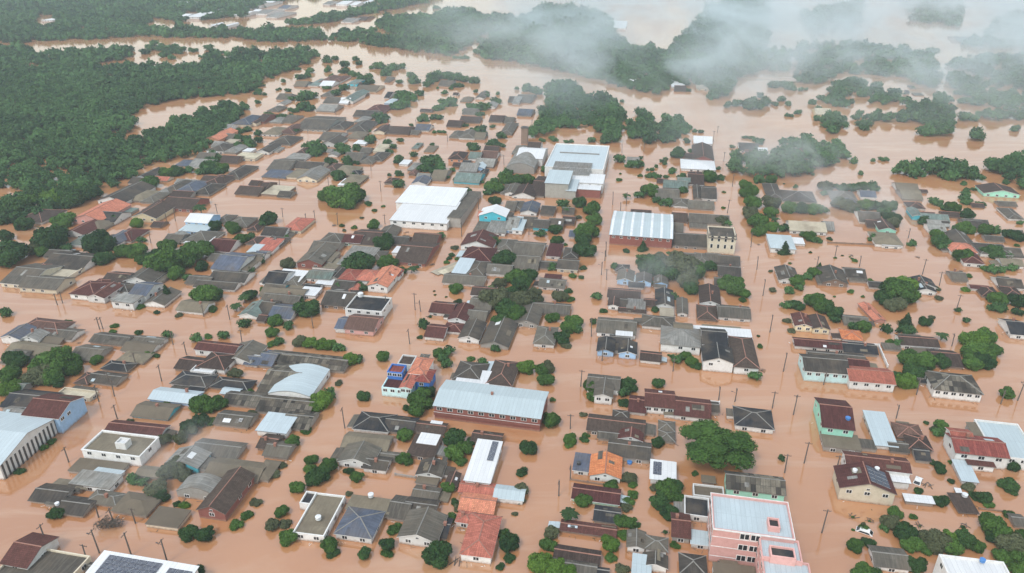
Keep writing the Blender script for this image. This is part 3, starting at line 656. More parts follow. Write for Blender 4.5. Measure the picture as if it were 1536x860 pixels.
-20 290 70 182 h t g 1 ; 0 105 100 25 b n n 1 ; 40 150 180 65 b g g 1 ; 510 100 780 15 b t g 1.1 ; 490 188 690 90 g g w 1.6 ; + 640 225 775 155 b d w 1.4 ; 690 165 860 125 b g g .9
905 145 1060 35 s n n 1.3 ; + 965 75 1075 22 f w w 1.8 ; 960 268 1110 185 g d w 1.6 ; 960 310 1080 270 f t g 1.1 ; 930 410 1080 335 b g g 1 ; 880 500 1060 405 b d g 1.2
780 520 900 395 b g g 1.1 ; 850 640 1080 485 g g w 2.0 ; 1060 640 1140 525 b k g 1 ; 1130 330 1200 255 g n g 1.6 ; 225 610 400 380 p t w 2.0 id=flat2 ; + 262 435 322 368 p k w 2.1 win=0
540 468 790 395 f t g 1.5 ; 470 620 690 465 h u w 1.7 id=slate ; 1250 300 1400 75 s w w 2.2 id=longwhite ; 1290 60 1460 5 b n n 1.2 ; 1215 370 1420 305 b s s 1 ; 1215 480 1420 375 b s s 1
1425 405 1600 332 b b w 1.4 ; 1195 550 1290 485 h s w 1.6 ; 1225 745 1410 505 h s w 2.0 id=salmon
@2 3
515 45 640 0 b g g 1 ; 640 50 780 0 g m w 1.6 ; 575 150 825 55 b d g 1.4 ; 365 240 460 145 s u w 1.3 ; 465 272 650 152 g o w 1.6 id=orange ; 830 290 980 188 s w w 1.8 id=whitesolar
360 410 640 325 b m m? 1 ; 490 540 640 455 b k g .9 ; 290 600 620 540 b m n .8 ; 250 770 520 690 b n g 1 ; 240 830 500 765 b g g 1 ; 500 860 580 825 b k g 1
690 700 800 605 g g w 1.6 ; 800 710 930 635 h g w 1.6 ; 785 810 930 740 g d w 1.6 ; 720 860 830 745 f b w 1.8 ; 1010 860 1170 742 h d w 1.3 ; 1040 500 1180 395 p k w 1.8
960 640 1070 495 b m g 1.6 ; 1075 680 1190 605 s b w 1.3 ; 1095 385 1270 325 p t w 1.8 ; 1140 310 1220 275 s t g 1 ; 1290 350 1640 250 b x m 3.0 id=green r=1.6
880 60 975 5 h g g 1 ; 1220 900 1470 800 f t w 2.2 ; 1240 860 1300 790 f g w 1.2
@768 190 7.168
@740 190 7.168
565 420 1170 190 p b w 6.0 id=plant n=0 s=0 ; + 625 500 1020 405 s l w 5.4 win=0 ; + 820 590 1170 510 f w w 5 n=4 ; + 820 660 1140 560 f w r 4.2 win=0
+ 560 600 800 495 s b a 7.4 win=0 ; + 780 690 885 590 s b a 4.4 win=0 ; + 150 430 430 310 a l g 3.2 r=2.6 win=0 ; + 250 330 520 230 b w w 4.2 win=0 ; + 365 235 495 180 b n w 4.6 win=0
120 715 240 620 g g w 1.4 ; 230 725 330 640 g g w 1.2 ; 385 735 540 540 b n g 1
@384 215 4
805 458 1140 350 s w w 3.4 id=hall n=6 wm=L r=.9 ; + 840 352 1195 264 s w w 4.2 win=0 r=.6 ; + 1150 475 1225 290 v g g 2.2 win=0
@768 215 4
588 545 960 412 b b r 4.4 id=stripe n=8 r=1.6 ; 1190 552 1340 500 p d c 7.4 id=historic n=4 wm=D wh=1.7
@384 430 4
1065 712 1704 565 b b r 4.2 id=school n=10 r=1.3 wm=L
@384 215 4
1340 430 1495 395 g w t 4.2 n=2 look=teal ; + 1330 440 1395 410 b s o 3.4 n=1 ; + 1305 525 1460 465 f g o 1.4
@560 520 9.555
130 570 520 330 p m q 3.0 id=bluered n=4 ; + 370 590 540 330 g s q 3.6 n=2 ; + 500 380 740 160 h s w 4.3 win=0 ; + 560 490 800 320 h r B 3.6 ; + 205 350 400 250 p r B 5.0 n=3 ; + 350 240 540 120 p n w 3.4 win=0 ; + 640 200 760 110 h g w 3.6 win=0
@1040 720 6.14
195 440 925 130 p b p 9.0 id=pink n=2 wf=.33,.60 s=4 wm=L wh=1.5 ws=1.3 ; + 640 700 1000 520 p b p 8.2 n=0 s=2 ; + 680 1000 1120 715 p b p 7.6 s=3 n=3 ; + 700 425 800 345 p k p 9.9 win=0 ; + 725 690 940 605 p k p 9.1 win=0
"""
parse(HDATA, house_item)
# ------------------------------------------------------------------ trees
nr = np.random.RandomState(5)
def ico(sub):
    bm = bmesh.new(); bmesh.ops.create_icosphere(bm, subdivisions=sub, radius=1)
    v = np.array([q.co[:] for q in bm.verts]); f = np.array([[q.index for q in p.verts] for p in bm.faces]); bm.free(); return v, f
ICO2, ICO1 = ico(2), ico(1)
def crown_arrays(seed, nl, nleaf, leaf, shape='round', core=ICO2, rmin=.22, rmax=.50, corek=.86):
    """verts, tris, quads, clump values; unit crown radius about the origin"""
    r = np.random.RandomState(seed); L = []
    for i in range(nl):
        if shape == 'cone':
            h = i/(nl-1); R = .62*(1-h)+.12; a = r.uniform(0, 6.28); q = (1-h)*.35*r.uniform(0, 1); c = (math.cos(a)*q, math.sin(a)*q, -.7+h*1.9); L.append((c, R))
        else:
            a = i*2.4+r.uniform(-.4, .4); u = math.sqrt((i+.5)/nl)*.72*r.uniform(.8, 1.15)
            z = r.uniform(-.30, .50)*(1-u*.6) if shape != 'flat' else r.uniform(-.1, .2)
            if i == 0: u, z = 0, .3
            L.append(((math.cos(a)*u, math.sin(a)*u, z), r.uniform(rmin, rmax)))
    V, T, C = [], [], []; nb = 0
    cv, cf = core
    for (c, R) in L:
        n_ = np.array([noise.noise(Vector(p)*2.3+Vector((seed, R*50, 0))) for p in cv])
        p = cv*(R*corek*(1+.35*n_))[:, None]*np.array([1, 1, .85])+np.array(c)
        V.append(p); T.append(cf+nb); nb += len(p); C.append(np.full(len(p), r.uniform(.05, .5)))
    ctr = np.array([l[0] for l in L]); rad = np.array([l[1] for l in L])
    w = rad**2/np.sum(rad**2)
    idx = r.choice(len(L), nleaf*2, p=w)
    d = r.normal(size=(nleaf*2, 3)); d[:, 2] = d[:, 2]*.9+.25; d /= np.linalg.norm(d, axis=1)[:, None]
    rr = r.uniform(.84, 1.12, nleaf*2)+np.abs(r.normal(size=nleaf*2))*.07
    pos = ctr[idx]+d*(rad[idx]*rr)[:, None]*np.array([1, 1, .88])
    # drop those inside another lobe
    dd = np.linalg.norm((pos[:, None]-ctr[None])/np.array([1, 1, .88]), axis=2)/rad[None]
    keep = np.where((dd > .74).all(axis=1))[0][:nleaf]
    pos, d, idx = pos[keep], d[keep], idx[keep]; n = len(pos)
    nrm = d+r.normal(size=(n, 3))*.55; nrm /= np.linalg.norm(nrm, axis=1)[:, None]
    t = np.cross(nrm, r.normal(size=(n, 3))); t /= np.linalg.norm(t, axis=1)[:, None]; b = np.cross(nrm, t)
    s = (leaf*r.uniform(.6, 1.4, n))[:, None]; s2 = s*r.uniform(.5, .9, n)[:, None]
    q = np.stack([pos-t*s, pos-b*s2, pos+t*s, pos+b*s2], axis=1).reshape(-1, 3)
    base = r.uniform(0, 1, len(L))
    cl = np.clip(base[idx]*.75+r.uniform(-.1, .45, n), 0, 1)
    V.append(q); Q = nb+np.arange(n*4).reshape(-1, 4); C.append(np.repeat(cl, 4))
    return np.concatenate(V), np.concatenate(T), Q, np.concatenate(C)
def arrays_mesh(name, V, T, Q, C, mats, tint=None):
    me = bpy.data.meshes.new(name); nT, nQ = len(T), len(Q)
    me.vertices.add(len(V)); me.vertices.foreach_set('co', V.astype(np.float32).ravel())
    lv = np.concatenate([T.ravel(), Q.ravel()]).astype(np.int32)
    me.loops.add(len(lv)); me.loops.foreach_set('vertex_index', lv)
    me.polygons.add(nT+nQ)
    me.polygons.foreach_set('loop_start', np.concatenate([np.arange(nT)*3, nT*3+np.arange(nQ)*4]).astype(np.int32))
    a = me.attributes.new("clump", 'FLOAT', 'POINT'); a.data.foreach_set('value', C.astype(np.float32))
    if tint is not None:
        a = me.attributes.new("tint", 'FLOAT', 'POINT'); a.data.foreach_set('value', tint.astype(np.float32))
    for m in mats: me.materials.append(m)
    me.update(calc_edges=True); me.validate(); return me
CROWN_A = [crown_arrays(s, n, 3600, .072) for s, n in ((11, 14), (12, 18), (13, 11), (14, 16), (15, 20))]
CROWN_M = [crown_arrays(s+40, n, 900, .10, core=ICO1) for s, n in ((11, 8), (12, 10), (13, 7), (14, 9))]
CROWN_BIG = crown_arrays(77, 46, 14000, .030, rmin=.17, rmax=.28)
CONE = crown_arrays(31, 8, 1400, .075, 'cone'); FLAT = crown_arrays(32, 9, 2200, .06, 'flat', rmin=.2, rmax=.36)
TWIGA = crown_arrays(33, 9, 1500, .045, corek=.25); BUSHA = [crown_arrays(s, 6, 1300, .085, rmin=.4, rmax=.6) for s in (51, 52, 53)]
_cache = {}
def crown_mesh(key, arr, m):
    k = (key, m.name)
    if k not in _cache: _cache[k] = arrays_mesh('crown', *arr, [m])
    return _cache[k]
def trunk_mesh():
    g = MB(); g.tube((0,0,0), (0.02,0.03,.55), .055, .04, 7)
    g.tube((0.02,0.03,.5), (.0,.05,1.15), .04, .02, 6)
    for a, t in ((.3, .55), (2.3, .6), (4.2, .5), (5.3, .7)):
        g.tube((.02,.03,t), (math.cos(a)*.36, math.sin(a)*.36, t+.42), .028, .01, 5)
    return g.mesh('trunk', [M_TRUNK])
TRUNK = trunk_mesh()
def palm_meshes():
    g = MB()
    for i in range(8): g.tube((.03*i*.5,0,i/8), (.03*(i+1)*.5,0,(i+1)/8), .035-.001*i, .034-.001*i, 7)
    c = MB(); r = random.Random(3)
    for k in range(18):
        a = k*2.4; up = r.uniform(.1, .9); L = r.uniform(.42, .55); p = Vector((.12, 0, 1.0)); d = Vector((math.cos(a), math.sin(a), up)).normalized(); prev = None
        side = Vector((-math.sin(a), math.cos(a), 0))
        for s in range(7):
            w = (.02, .07, .095, .1, .085, .055, .01)[s]
            cur = (p-side*w-Vector((0,0,w*.5)), p.copy(), p+side*w-Vector((0,0,w*.5)))
            if prev: c.poly([prev[0], cur[0], cur[1], prev[1]]); c.poly([prev[1], cur[1], cur[2], prev[2]])
            prev = cur; p = p+d*L/6; d = (d+Vector((0,0,-.30))).normalized()
    return g.mesh('trunk', [M_TRUNK]), c.mesh('frond_crown', [M_PALM])
PTR, PCR = palm_meshes()
TREES = []
def tree(px, py, rpx, kind='r'):
    # centre of the crown seen at px, py; its radius rpx source pixels
    hc = 3.0
    for _ in range(4):
        P = gpt(px, py, hc); zc = project(P)[2]; R = rpx*zc/FPX
        hc = {'b': .35, 'k': 1.2, 'p': 4.5, 'f': 1.1}.get(kind, .55)*R if kind != 'f' else R*.35+1
        if kind not in 'bf' and R > 1.6: hc = .45*R+.15
    name = {'b': 'bush', 'p': 'palm_tree', 'k': 'conifer_tree'}.get(kind, 'tree')
    if kind in 'rldo' and R < 1.6: name = 'bush'; hc = .4*R
    m = {'r': M_LEAF, 'l': M_LEAFL, 'd': M_LEAFD, 'o': M_LEAFO, 'w': M_TWIG, 'k': M_LEAFD, 'p': M_PALM, 'b': M_LEAF, 'f': M_LEAFO, 'B': M_LEAF}[kind]
    if kind == 'r': 
        q = rng.random(); m = M_LEAFD if q < .35 else (M_LEAFO if q > .93 else M_LEAF)
    rz = rng.uniform(0, 6.28)
    if name == 'bush':
        o = bpy.data.objects.new('bush', crown_mesh(('b', len(TREES) % 3), BUSHA[len(TREES) % 3], m)); COL.objects.link(o)
        o.location = (P.x, P.y, hc*.6); o.scale = (R*1.05, R*1.05, R*.85); o.rotation_euler = (0, 0, rz)
    elif name == 'palm_tree':
        H = max(5.0, R*2.2)
        o = bpy.data.objects.new(name, None); COL.objects.link(o); P = gpt(px, py, H*.55); o.location = (P.x, P.y, BED); o.rotation_euler = (0, 0, rz)
        obj('trunk', PTR, o, sc=(H, H, H)); obj('frond_crown', PCR, o, sc=(H, H, H))
    else:
        o = bpy.data.objects.new(name, None); COL.objects.link(o); o.location = (P.x, P.y, BED); o.rotation_euler = (0, 0, rz)
        if kind == 'B': arr = CROWN_BIG
        elif kind == 'k': arr = CONE
        elif kind == 'f': arr = FLAT
        elif kind == 'w': arr = TWIGA
        else: arr = CROWN_A[len(TREES) % 5] if rpx > 6 else CROWN_M[len(TREES) % 4]
        key = (kind in 'BkfW' and kind) or ((len(TREES) % 5) if rpx > 6 else 10+len(TREES) % 4)
        if kind == 'w': key = 'w'
        me = crown_mesh(key, arr, m)
        zz = rng.uniform(.88, 1.15)
        if kind == 'f': zz = .7
        if kind == 'B': zz = .55
        obj('crown', me, o, (0, 0, hc-BED), sc=(R, R*rng.uniform(.92, 1.08), R*zz))
        hT = hc-BED
        obj('trunk', TRUNK, o, (0, 0, 0), sc=(R*1.1+.6, R*1.1+.6, hT))
    TREES.append(dict(o=o, px=px, py=py, dist=zc, R=R, kind=kind, m=m, name=name, rpx=rpx, P=P))
def tree_item(ox, oy, s, it):
    t = it.split(); x, y, r = map(float, t[:3]); k = t[3] if len(t) > 3 else 'r'
    tree(ox+x/s, oy+y/s, r/s*1.12, k)
TDATA = """
@0 1
820 480 40 l; 580 600 85 d; 60 665 100 d; 10 640 60 d; 310 580 90; 340 540 70; 380 460 60; 135 490 52; 540 300 60; 700 230 28 p; 690 460 28; 670 385 30; 600 700 48; 400 625 32; 200 640 42; 740 650 55; 820 640 55; 1000 720 100; 1180 650 85; 1100 700 70; 1000 620 55; 940 680 60; 1060 780 50; 1210 390 42 p; 1290 500 42; 1400 510 45; 1450 575 45; 1500 560 30; 1220 470 24; 1500 770 24; 1400 750 24; 1430 720 22; 900 235 48; 1250 140 48; 1330 150 38; 1210 740 38; 60 400 80 d; 150 365 75; 230 310 75 d; 330 330 70 l; 420 330 80; 480 300 60; 1100 640 30 l; 850 580 25 l; 30 560 40 d; 1060 170 40; 920 720 50; 660 680 30; 250 650 40; 1000 180 40; 1130 160 28; 480 520 20; 850 700 40; 1120 810 28 o
@1 1
510 320 90; 430 310 55; 600 315 58; 550 360 50; 470 350 40; 80 455 48; 705 490 36; 590 500 16; 515 490 14; 530 520 12 o; 670 355 18 d; 680 368 12; 765 375 11; 710 400 14; 635 445 11 o; 760 600 55; 1100 555 28 o; 625 715 80; 580 740 45; 790 715 52; 930 735 32 p; 965 740 14; 185 722 42 o; 490 190 38; 860 245 32; 1210 380 32; 1435 345 35; 1430 265 52; 1400 285 35; 1500 215 50; 1270 285 22; 1195 622 20 o; 1175 665 17; 1160 685 16; 1145 710 16; 1205 690 13; 1435 590 32; 1500 690 62; 30 700 28; 180 560 20; 160 550 12; 1015 715 12; 870 565 10; 825 525 9; 1460 840 38; 620 850 24; 340 190 22; 1310 210 28; 745 655 16; 30 490 25; 490 860 25; 880 760 26
@2 1
640 95 33; 740 130 35; 775 125 22; 700 130 22; 995 60 42; 850 190 24; 770 190 14; 810 192 14; 920 195 13; 965 165 22 d; 640 215 16; 650 180 8; 830 285 48; 770 310 32; 860 340 24; 930 355 34; 895 360 20; 695 300 22 p; 1190 205 42; 1250 200 18; 1270 290 10; 1268 385 11; 310 360 32; 410 360 40; 480 395 48; 330 400 28; 400 440 18 o; 450 530 62; 490 460 45; 440 640 58 d; 430 580 45; 260 520 36; 270 585 36; 320 605 12; 170 540 28; 30 220 50; 95 220 38; 80 300 20; 685 640 20; 785 625 34 k; 770 690 26; 820 740 80; 1000 740 100 o; 1090 770 70; 900 720 60 o; 950 770 70; 1050 830 60 o; 1190 740 38; 1330 840 55; 1270 850 40; 430 742 20; 415 800 15; 365 790 20; 240 740 30; 100 790 45; 30 800 60; 60 850 60; 200 155 26; 240 100 14; 1420 295 50; 1400 250 38; 1440 355 50; 1430 420 50; 1480 470 55; 1480 530 40; 1480 220 32; 1030 282 26; 1260 470 36; 1290 480 28; 890 655 12; 940 655 12; 915 100 14 o; 895 100 8; 870 132 5; 815 150 5; 620 740 24; 460 200 12
@3 1
20 220 36; 20 360 50 o; 50 440 28 p; 20 500 38; 15 420 40; 100 512 30; 130 390 42; 200 392 44; 270 392 44; 320 400 34; 345 262 40 o; 410 262 22; 450 270 36; 510 265 36; 570 262 36; 630 265 34; 655 275 20; 430 360 50 o; 490 380 45 o; 590 370 45; 640 375 40; 720 380 42; 740 450 48; 700 420 35; 755 480 38; 250 560 38; 215 550 22; 298 582 26; 100 640 42 k; 370 570 16; 630 568 28; 600 450 20; 860 602 22; 1035 590 52; 1010 550 38; 1050 620 30; 1175 680 48; 1150 650 25; 1340 650 50; 1300 650 30; 1390 670 35; 1440 670 28; 1340 755 35; 1400 758 25; 1300 745 20; 1460 745 28; 1460 710 20; 930 465 28 o; 1180 510 45; 1130 510 22; 1310 520 44; 1370 525 30; 1450 545 40; 1500 560 40; 275 780 38; 310 740 20 k; 170 830 42; 230 800 28 l; 800 850 75 l; 740 860 40; 1205 790 20; 1195 425 38; 1110 385 40; 1060 385 22; 1000 345 28; 1030 355 20; 1190 310 26; 1190 350 26; 1195 280 18; 405 685 9; 520 700 14; 505 690 8; 445 672 7; 255 652 9; 130 718 9; 15 765 12 o; 1495 610 14; 1260 355 8; 1290 358 8; 95 242 6; 520 400 24; 340 300 20 o; 930 180 16; 490 680 6; 1160 770 5
@0 2
40 155 32 o; 10 140 22; 690 230 20; 828 272 20 d; 405 208 21; 580 440 36; 1000 290 30 o; 890 400 28; 940 410 17 d; 290 470 90; 370 440 85; 440 490 55; 100 440 62 d; 230 530 80; 60 530 62; 320 540 60; 80 610 55 l; 20 620 50 l; 130 590 30 l; 1180 315 30; 1250 295 22; 1335 295 32; 1230 705 70; 1300 700 50; 1180 730 35; 1200 810 50; 1130 840 42; 1260 800 30; 1240 45 70; 1180 50 45; 1300 50 42; 1000 50 45 k; 1470 220 33; 1270 125 22; 940 150 16; 1075 165 20 o; 1455 55 38 p; 1410 105 34 p; 1500 50 40; 840 115 22; 1410 520 36 o; 1380 520 20; 1000 690 24; 1470 575 22; 650 0 20; 350 575 38
@1 2
315 140 62 d; 265 75 26; 110 205 42; 190 235 30 d; 212 155 26 d; 95 275 36; 130 330 30; 90 340 26; 270 330 42; 330 340 42 l; 390 350 40 l; 440 350 42 l; 500 365 34 l; 560 440 45 l; 610 435 30 l; 765 420 37; 495 575 22 o; 645 660 36; 400 680 60 l; 350 715 48 l; 440 650 35 l; 300 848 26; 1010 230 33; 985 300 15; 1045 178 10; 1070 25 7; 1075 48 7; 1140 60 7; 1160 100 8; 1215 85 22 d; 1100 400 36; 1160 390 34; 1145 460 32; 1130 430 35; 990 680 70; 1030 640 45; 960 740 50; 900 720 22; 1360 460 33; 1285 430 22; 1440 80 75 o; 1500 130 70; 1470 200 50; 1530 40 50; 60 405 28; 1420 20 28 o; 895 850 26; 1200 10 38; 665 600 12 w; 1440 370 28 o; 640 10 26; 915 296 12 w
@2 2
40 80 75 o; 20 160 65; 130 60 55 o; 110 110 30; 240 188 38; 370 210 50; 340 250 45; 300 310 48; 390 250 35; 330 350 25 o; 290 60 45 o; 345 70 24; 340 20 24; 512 55 30; 547 140 20; 860 130 24; 970 60 28 o; 1070 10 45; 1340 10 55; 1390 40 38; 1385 75 20; 90 490 50 l; 175 500 42; 210 490 40; 200 560 46; 985 430 34; 1040 420 36; 1080 450 36; 1110 470 28; 1460 540 35; 480 600 44; 480 660 38; 700 590 48; 670 630 35; 670 690 30; 880 580 36; 240 800 52; 245 675 16; 430 765 20 o; 1490 355 17; 1478 295 9; 490 210 20 w; 725 212 8; 940 410 8
@3 2
180 115 36; 125 110 24; 290 90 58; 340 120 55; 400 160 45; 400 200 28; 110 110 28 o; 770 40 95; 700 70 55; 850 60 55; 760 110 55; 830 215 45 k; 810 260 35; 860 260 30; 940 210 36; 980 180 18 o; 715 255 30 l; 570 245 42; 520 240 30; 1050 270 26 p; 1230 320 68 l; 1310 300 55; 1350 380 50; 1260 400 75; 1220 460 55; 1300 450 55; 860 440 70; 940 450 72; 1030 450 52; 870 510 60; 830 570 58 l; 780 540 40; 735 330 26; 795 340 32; 1430 640 40; 1385 70 50; 1340 72 30; 1360 125 35; 1400 128 30; 1510 90 50; 1500 150 30; 1025 65 20; 1030 830 38; 1000 850 25; 950 815 14; 30 15 20 o; 130 25 28; 190 5 25; 400 58 8; 330 48 12; 570 57 10; 500 25 18; 120 200 22 o; 140 260 20 o; 1190 200 20 w; 1140 140 16 w; 1180 590 18; 260 570 0.1
@0 3
330 505 42; 1050 230 65 o; 1000 260 50 o; 940 350 62 o; 1100 270 45 o; 970 400 40; 1100 445 28 l; 1060 440 20; 1130 615 48; 1235 630 52; 1420 562 36; 1475 505 31; 110 243 26; 265 100 22; 305 66 22; 980 60 42 o; 1080 50 40 o; 1150 0 36 o; 630 560 50 w; 690 560 45 w; 1180 850 42; 1520 430 24 o; 800 300 34 w; 860 310 30 w
@1 3
225 70 42; 155 208 22 o; 118 258 28 o; 330 180 36; 320 230 32; 440 215 55; 400 260 50; 350 290 52 d; 245 345 44; 560 240 26 d; 605 285 38; 155 490 40; 100 570 40 o; 170 560 32 o; 195 640 50; 440 690 50; 420 650 32; 455 730 34; 650 740 42; 555 380 18 o; 520 425 16; 825 590 38; 790 690 42; 785 735 32; 1085 740 76; 885 35 46; 890 178 42; 1200 50 60; 1160 60 40; 1250 110 50; 1180 140 55; 1230 180 30; 1290 60 30; 1150 345 40; 1220 460 30; 1170 520 34; 1195 430 24; 1510 680 55; 1470 815 24; 300 5 24; 10 430 26 o; 1075 135 14; 1480 615 30; 1520 760 30
@2 3
100 110 48; 58 248 32; 55 355 42 o; 50 420 24 o; 20 500 16 o; 345 55 38; 345 90 22; 430 50 24; 440 30 20; 875 75 37 d; 1222 88 212 B; 600 320 36; 700 290 42; 725 320 28; 725 380 28; 430 425 46; 690 420 32; 690 460 30; 325 385 18 w; 330 480 16 p; 660 550 45; 710 560 42; 750 570 20; 240 620 42 o; 220 690 48; 170 800 68 l; 260 830 62 l; 340 850 50 l; 590 690 52 l; 590 760 30; 665 830 36; 670 620 38; 930 360 70; 880 430 55; 970 330 48; 940 490 50; 990 410 40; 860 340 30; 0 640 34; 10 690 26; 1100 255 20; 920 610 12; 980 690 26
@3 3
1030 15 34; 1035 232 38; 990 190 22; 1100 190 17; 1100 305 18; 900 360 25; 1040 430 38; 1010 410 26; 1210 335 34; 1250 390 36; 1300 410 42; 1330 445 28; 760 500 40; 740 560 50 o; 870 515 20; 830 620 62; 860 690 55; 1000 660 78; 1090 660 55 l; 1180 660 62; 1250 700 45; 1370 590 82; 1420 650 50; 1480 700 80; 1400 760 50; 1520 760 60; 1340 640 40; 520 690 42; 610 670 34; 580 585 24; 575 560 12; 1450 502 30; 1450 330 48; 1470 220 38; 1470 360 30; 880 810 52; 560 855 55; 640 855 40; 85 172 20 w; 135 338 20 w; 510 522 9; 510 597 9; 910 575 8; 1090 700 60; 1500 850 50; 1520 640 40; 700 590 25 w; 945 700 40; 610 545 8; 1170 580 12; 1050 840 5
"""
parse(TDATA, tree_item)

# ------------------------------------------------------------------ woods that read as one mass, and far clumps of trees
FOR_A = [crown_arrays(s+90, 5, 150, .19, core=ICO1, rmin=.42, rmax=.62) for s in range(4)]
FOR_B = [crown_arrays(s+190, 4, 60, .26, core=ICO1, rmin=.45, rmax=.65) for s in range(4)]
def inside(p, poly):
    x, y = p; c = False; n = len(poly)
    for i in range(n):
        (x1, y1), (x2, y2) = poly[i], poly[i-1]
        if (y1 > y) != (y2 > y) and x < (x2-x1)*(y-y1)/(y2-y1)+x1: c = not c
    return c
def merge(name, pts, label, cat, m):
    Vs, Ts, Qs, Cs, Tn = [], [], [], [], []; nb = 0
    for i, (x, y, R, z, far) in enumerate(pts):
        V, T, Q, C = (FOR_B if far else FOR_A)[i % 4]
        a = nr.uniform(0, 6.28); ca, sa = math.cos(a), math.sin(a)
        W = V*np.array([R, R, R*nr.uniform(.85, 1.3)]); W = np.stack([W[:,0]*ca-W[:,1]*sa+x, W[:,0]*sa+W[:,1]*ca+y, W[:,2]+z], axis=1)
        Vs.append(W); Ts.append(T+nb); Qs.append(Q+nb); nb += len(V); Cs.append(C); Tn.append(np.full(len(V), nr.uniform(0, 1)))
    if not Vs: return None
    o = obj(name, arrays_mesh(name, np.concatenate(Vs), np.concatenate(Ts), np.concatenate(Qs), np.concatenate(Cs), [m], np.concatenate(Tn)))
    tag(o, label, cat, kind='stuff'); return o
VOIDS = [[(lambda q: (q.x, q.y))(gpt(x, y, 3)) for x, y in v] for v in ([(372,34),(372,14),(405,6),(440,-6),(500,-12),(520,0),(500,18),(470,26),(420,34)],[(52,40),(52,20),(82,18),(84,36)],[(272,28),(276,15),(302,14),(304,27)],[(118,42),(119,27),(128,27),(127,42)],[(500,20),(510,4),(560,-6),(575,4),(540,14)],[(308,44),(312,36),(342,36),(342,44)])]
def grove_points(poly, sp=7.0, Rm=4.0, tall=4.5, holes=0.0):
    # holes: share of crowns left out, water shows there
    """poly in pixels, read at the height of the crowns"""
    G = [gpt(x, max(y, -40), 2.5) for x, y in poly]; P2 = [(p.x, p.y) for p in G]
    xs = [p[0] for p in P2]; ys = [p[1] for p in P2]; out = []
    y = min(ys); row = 0
    while y < max(ys):
        s_ = sp*(1.0 if y < 700 else 1.35 if y < 1100 else 1.8)
        x = min(xs)+(row % 2)*s_/2
        while x < max(xs):
            p = (x+nr.uniform(-.38, .38)*s_, y+nr.uniform(-.38, .38)*s_)
            if inside(p, P2) and nr.uniform() > .05+holes*(noise.noise(Vector((p[0]*.03, p[1]*.03, 5)))*1.6+.6) and not any(inside(p, v) for v in VOIDS):
                big = max(0, noise.noise(Vector((p[0]*.02, p[1]*.02, 0))))
                R = Rm*(s_/sp)*nr.uniform(.55, 1.15)*(1+.45*big)*(1.5 if nr.uniform() < .05 else 1)
                out.append((p[0], p[1], R, R*.25+tall*nr.uniform(.1, .5)*(1+.6*big), p[1] > 620))
            x += s_
        y += s_*.87; row += 1
    return out
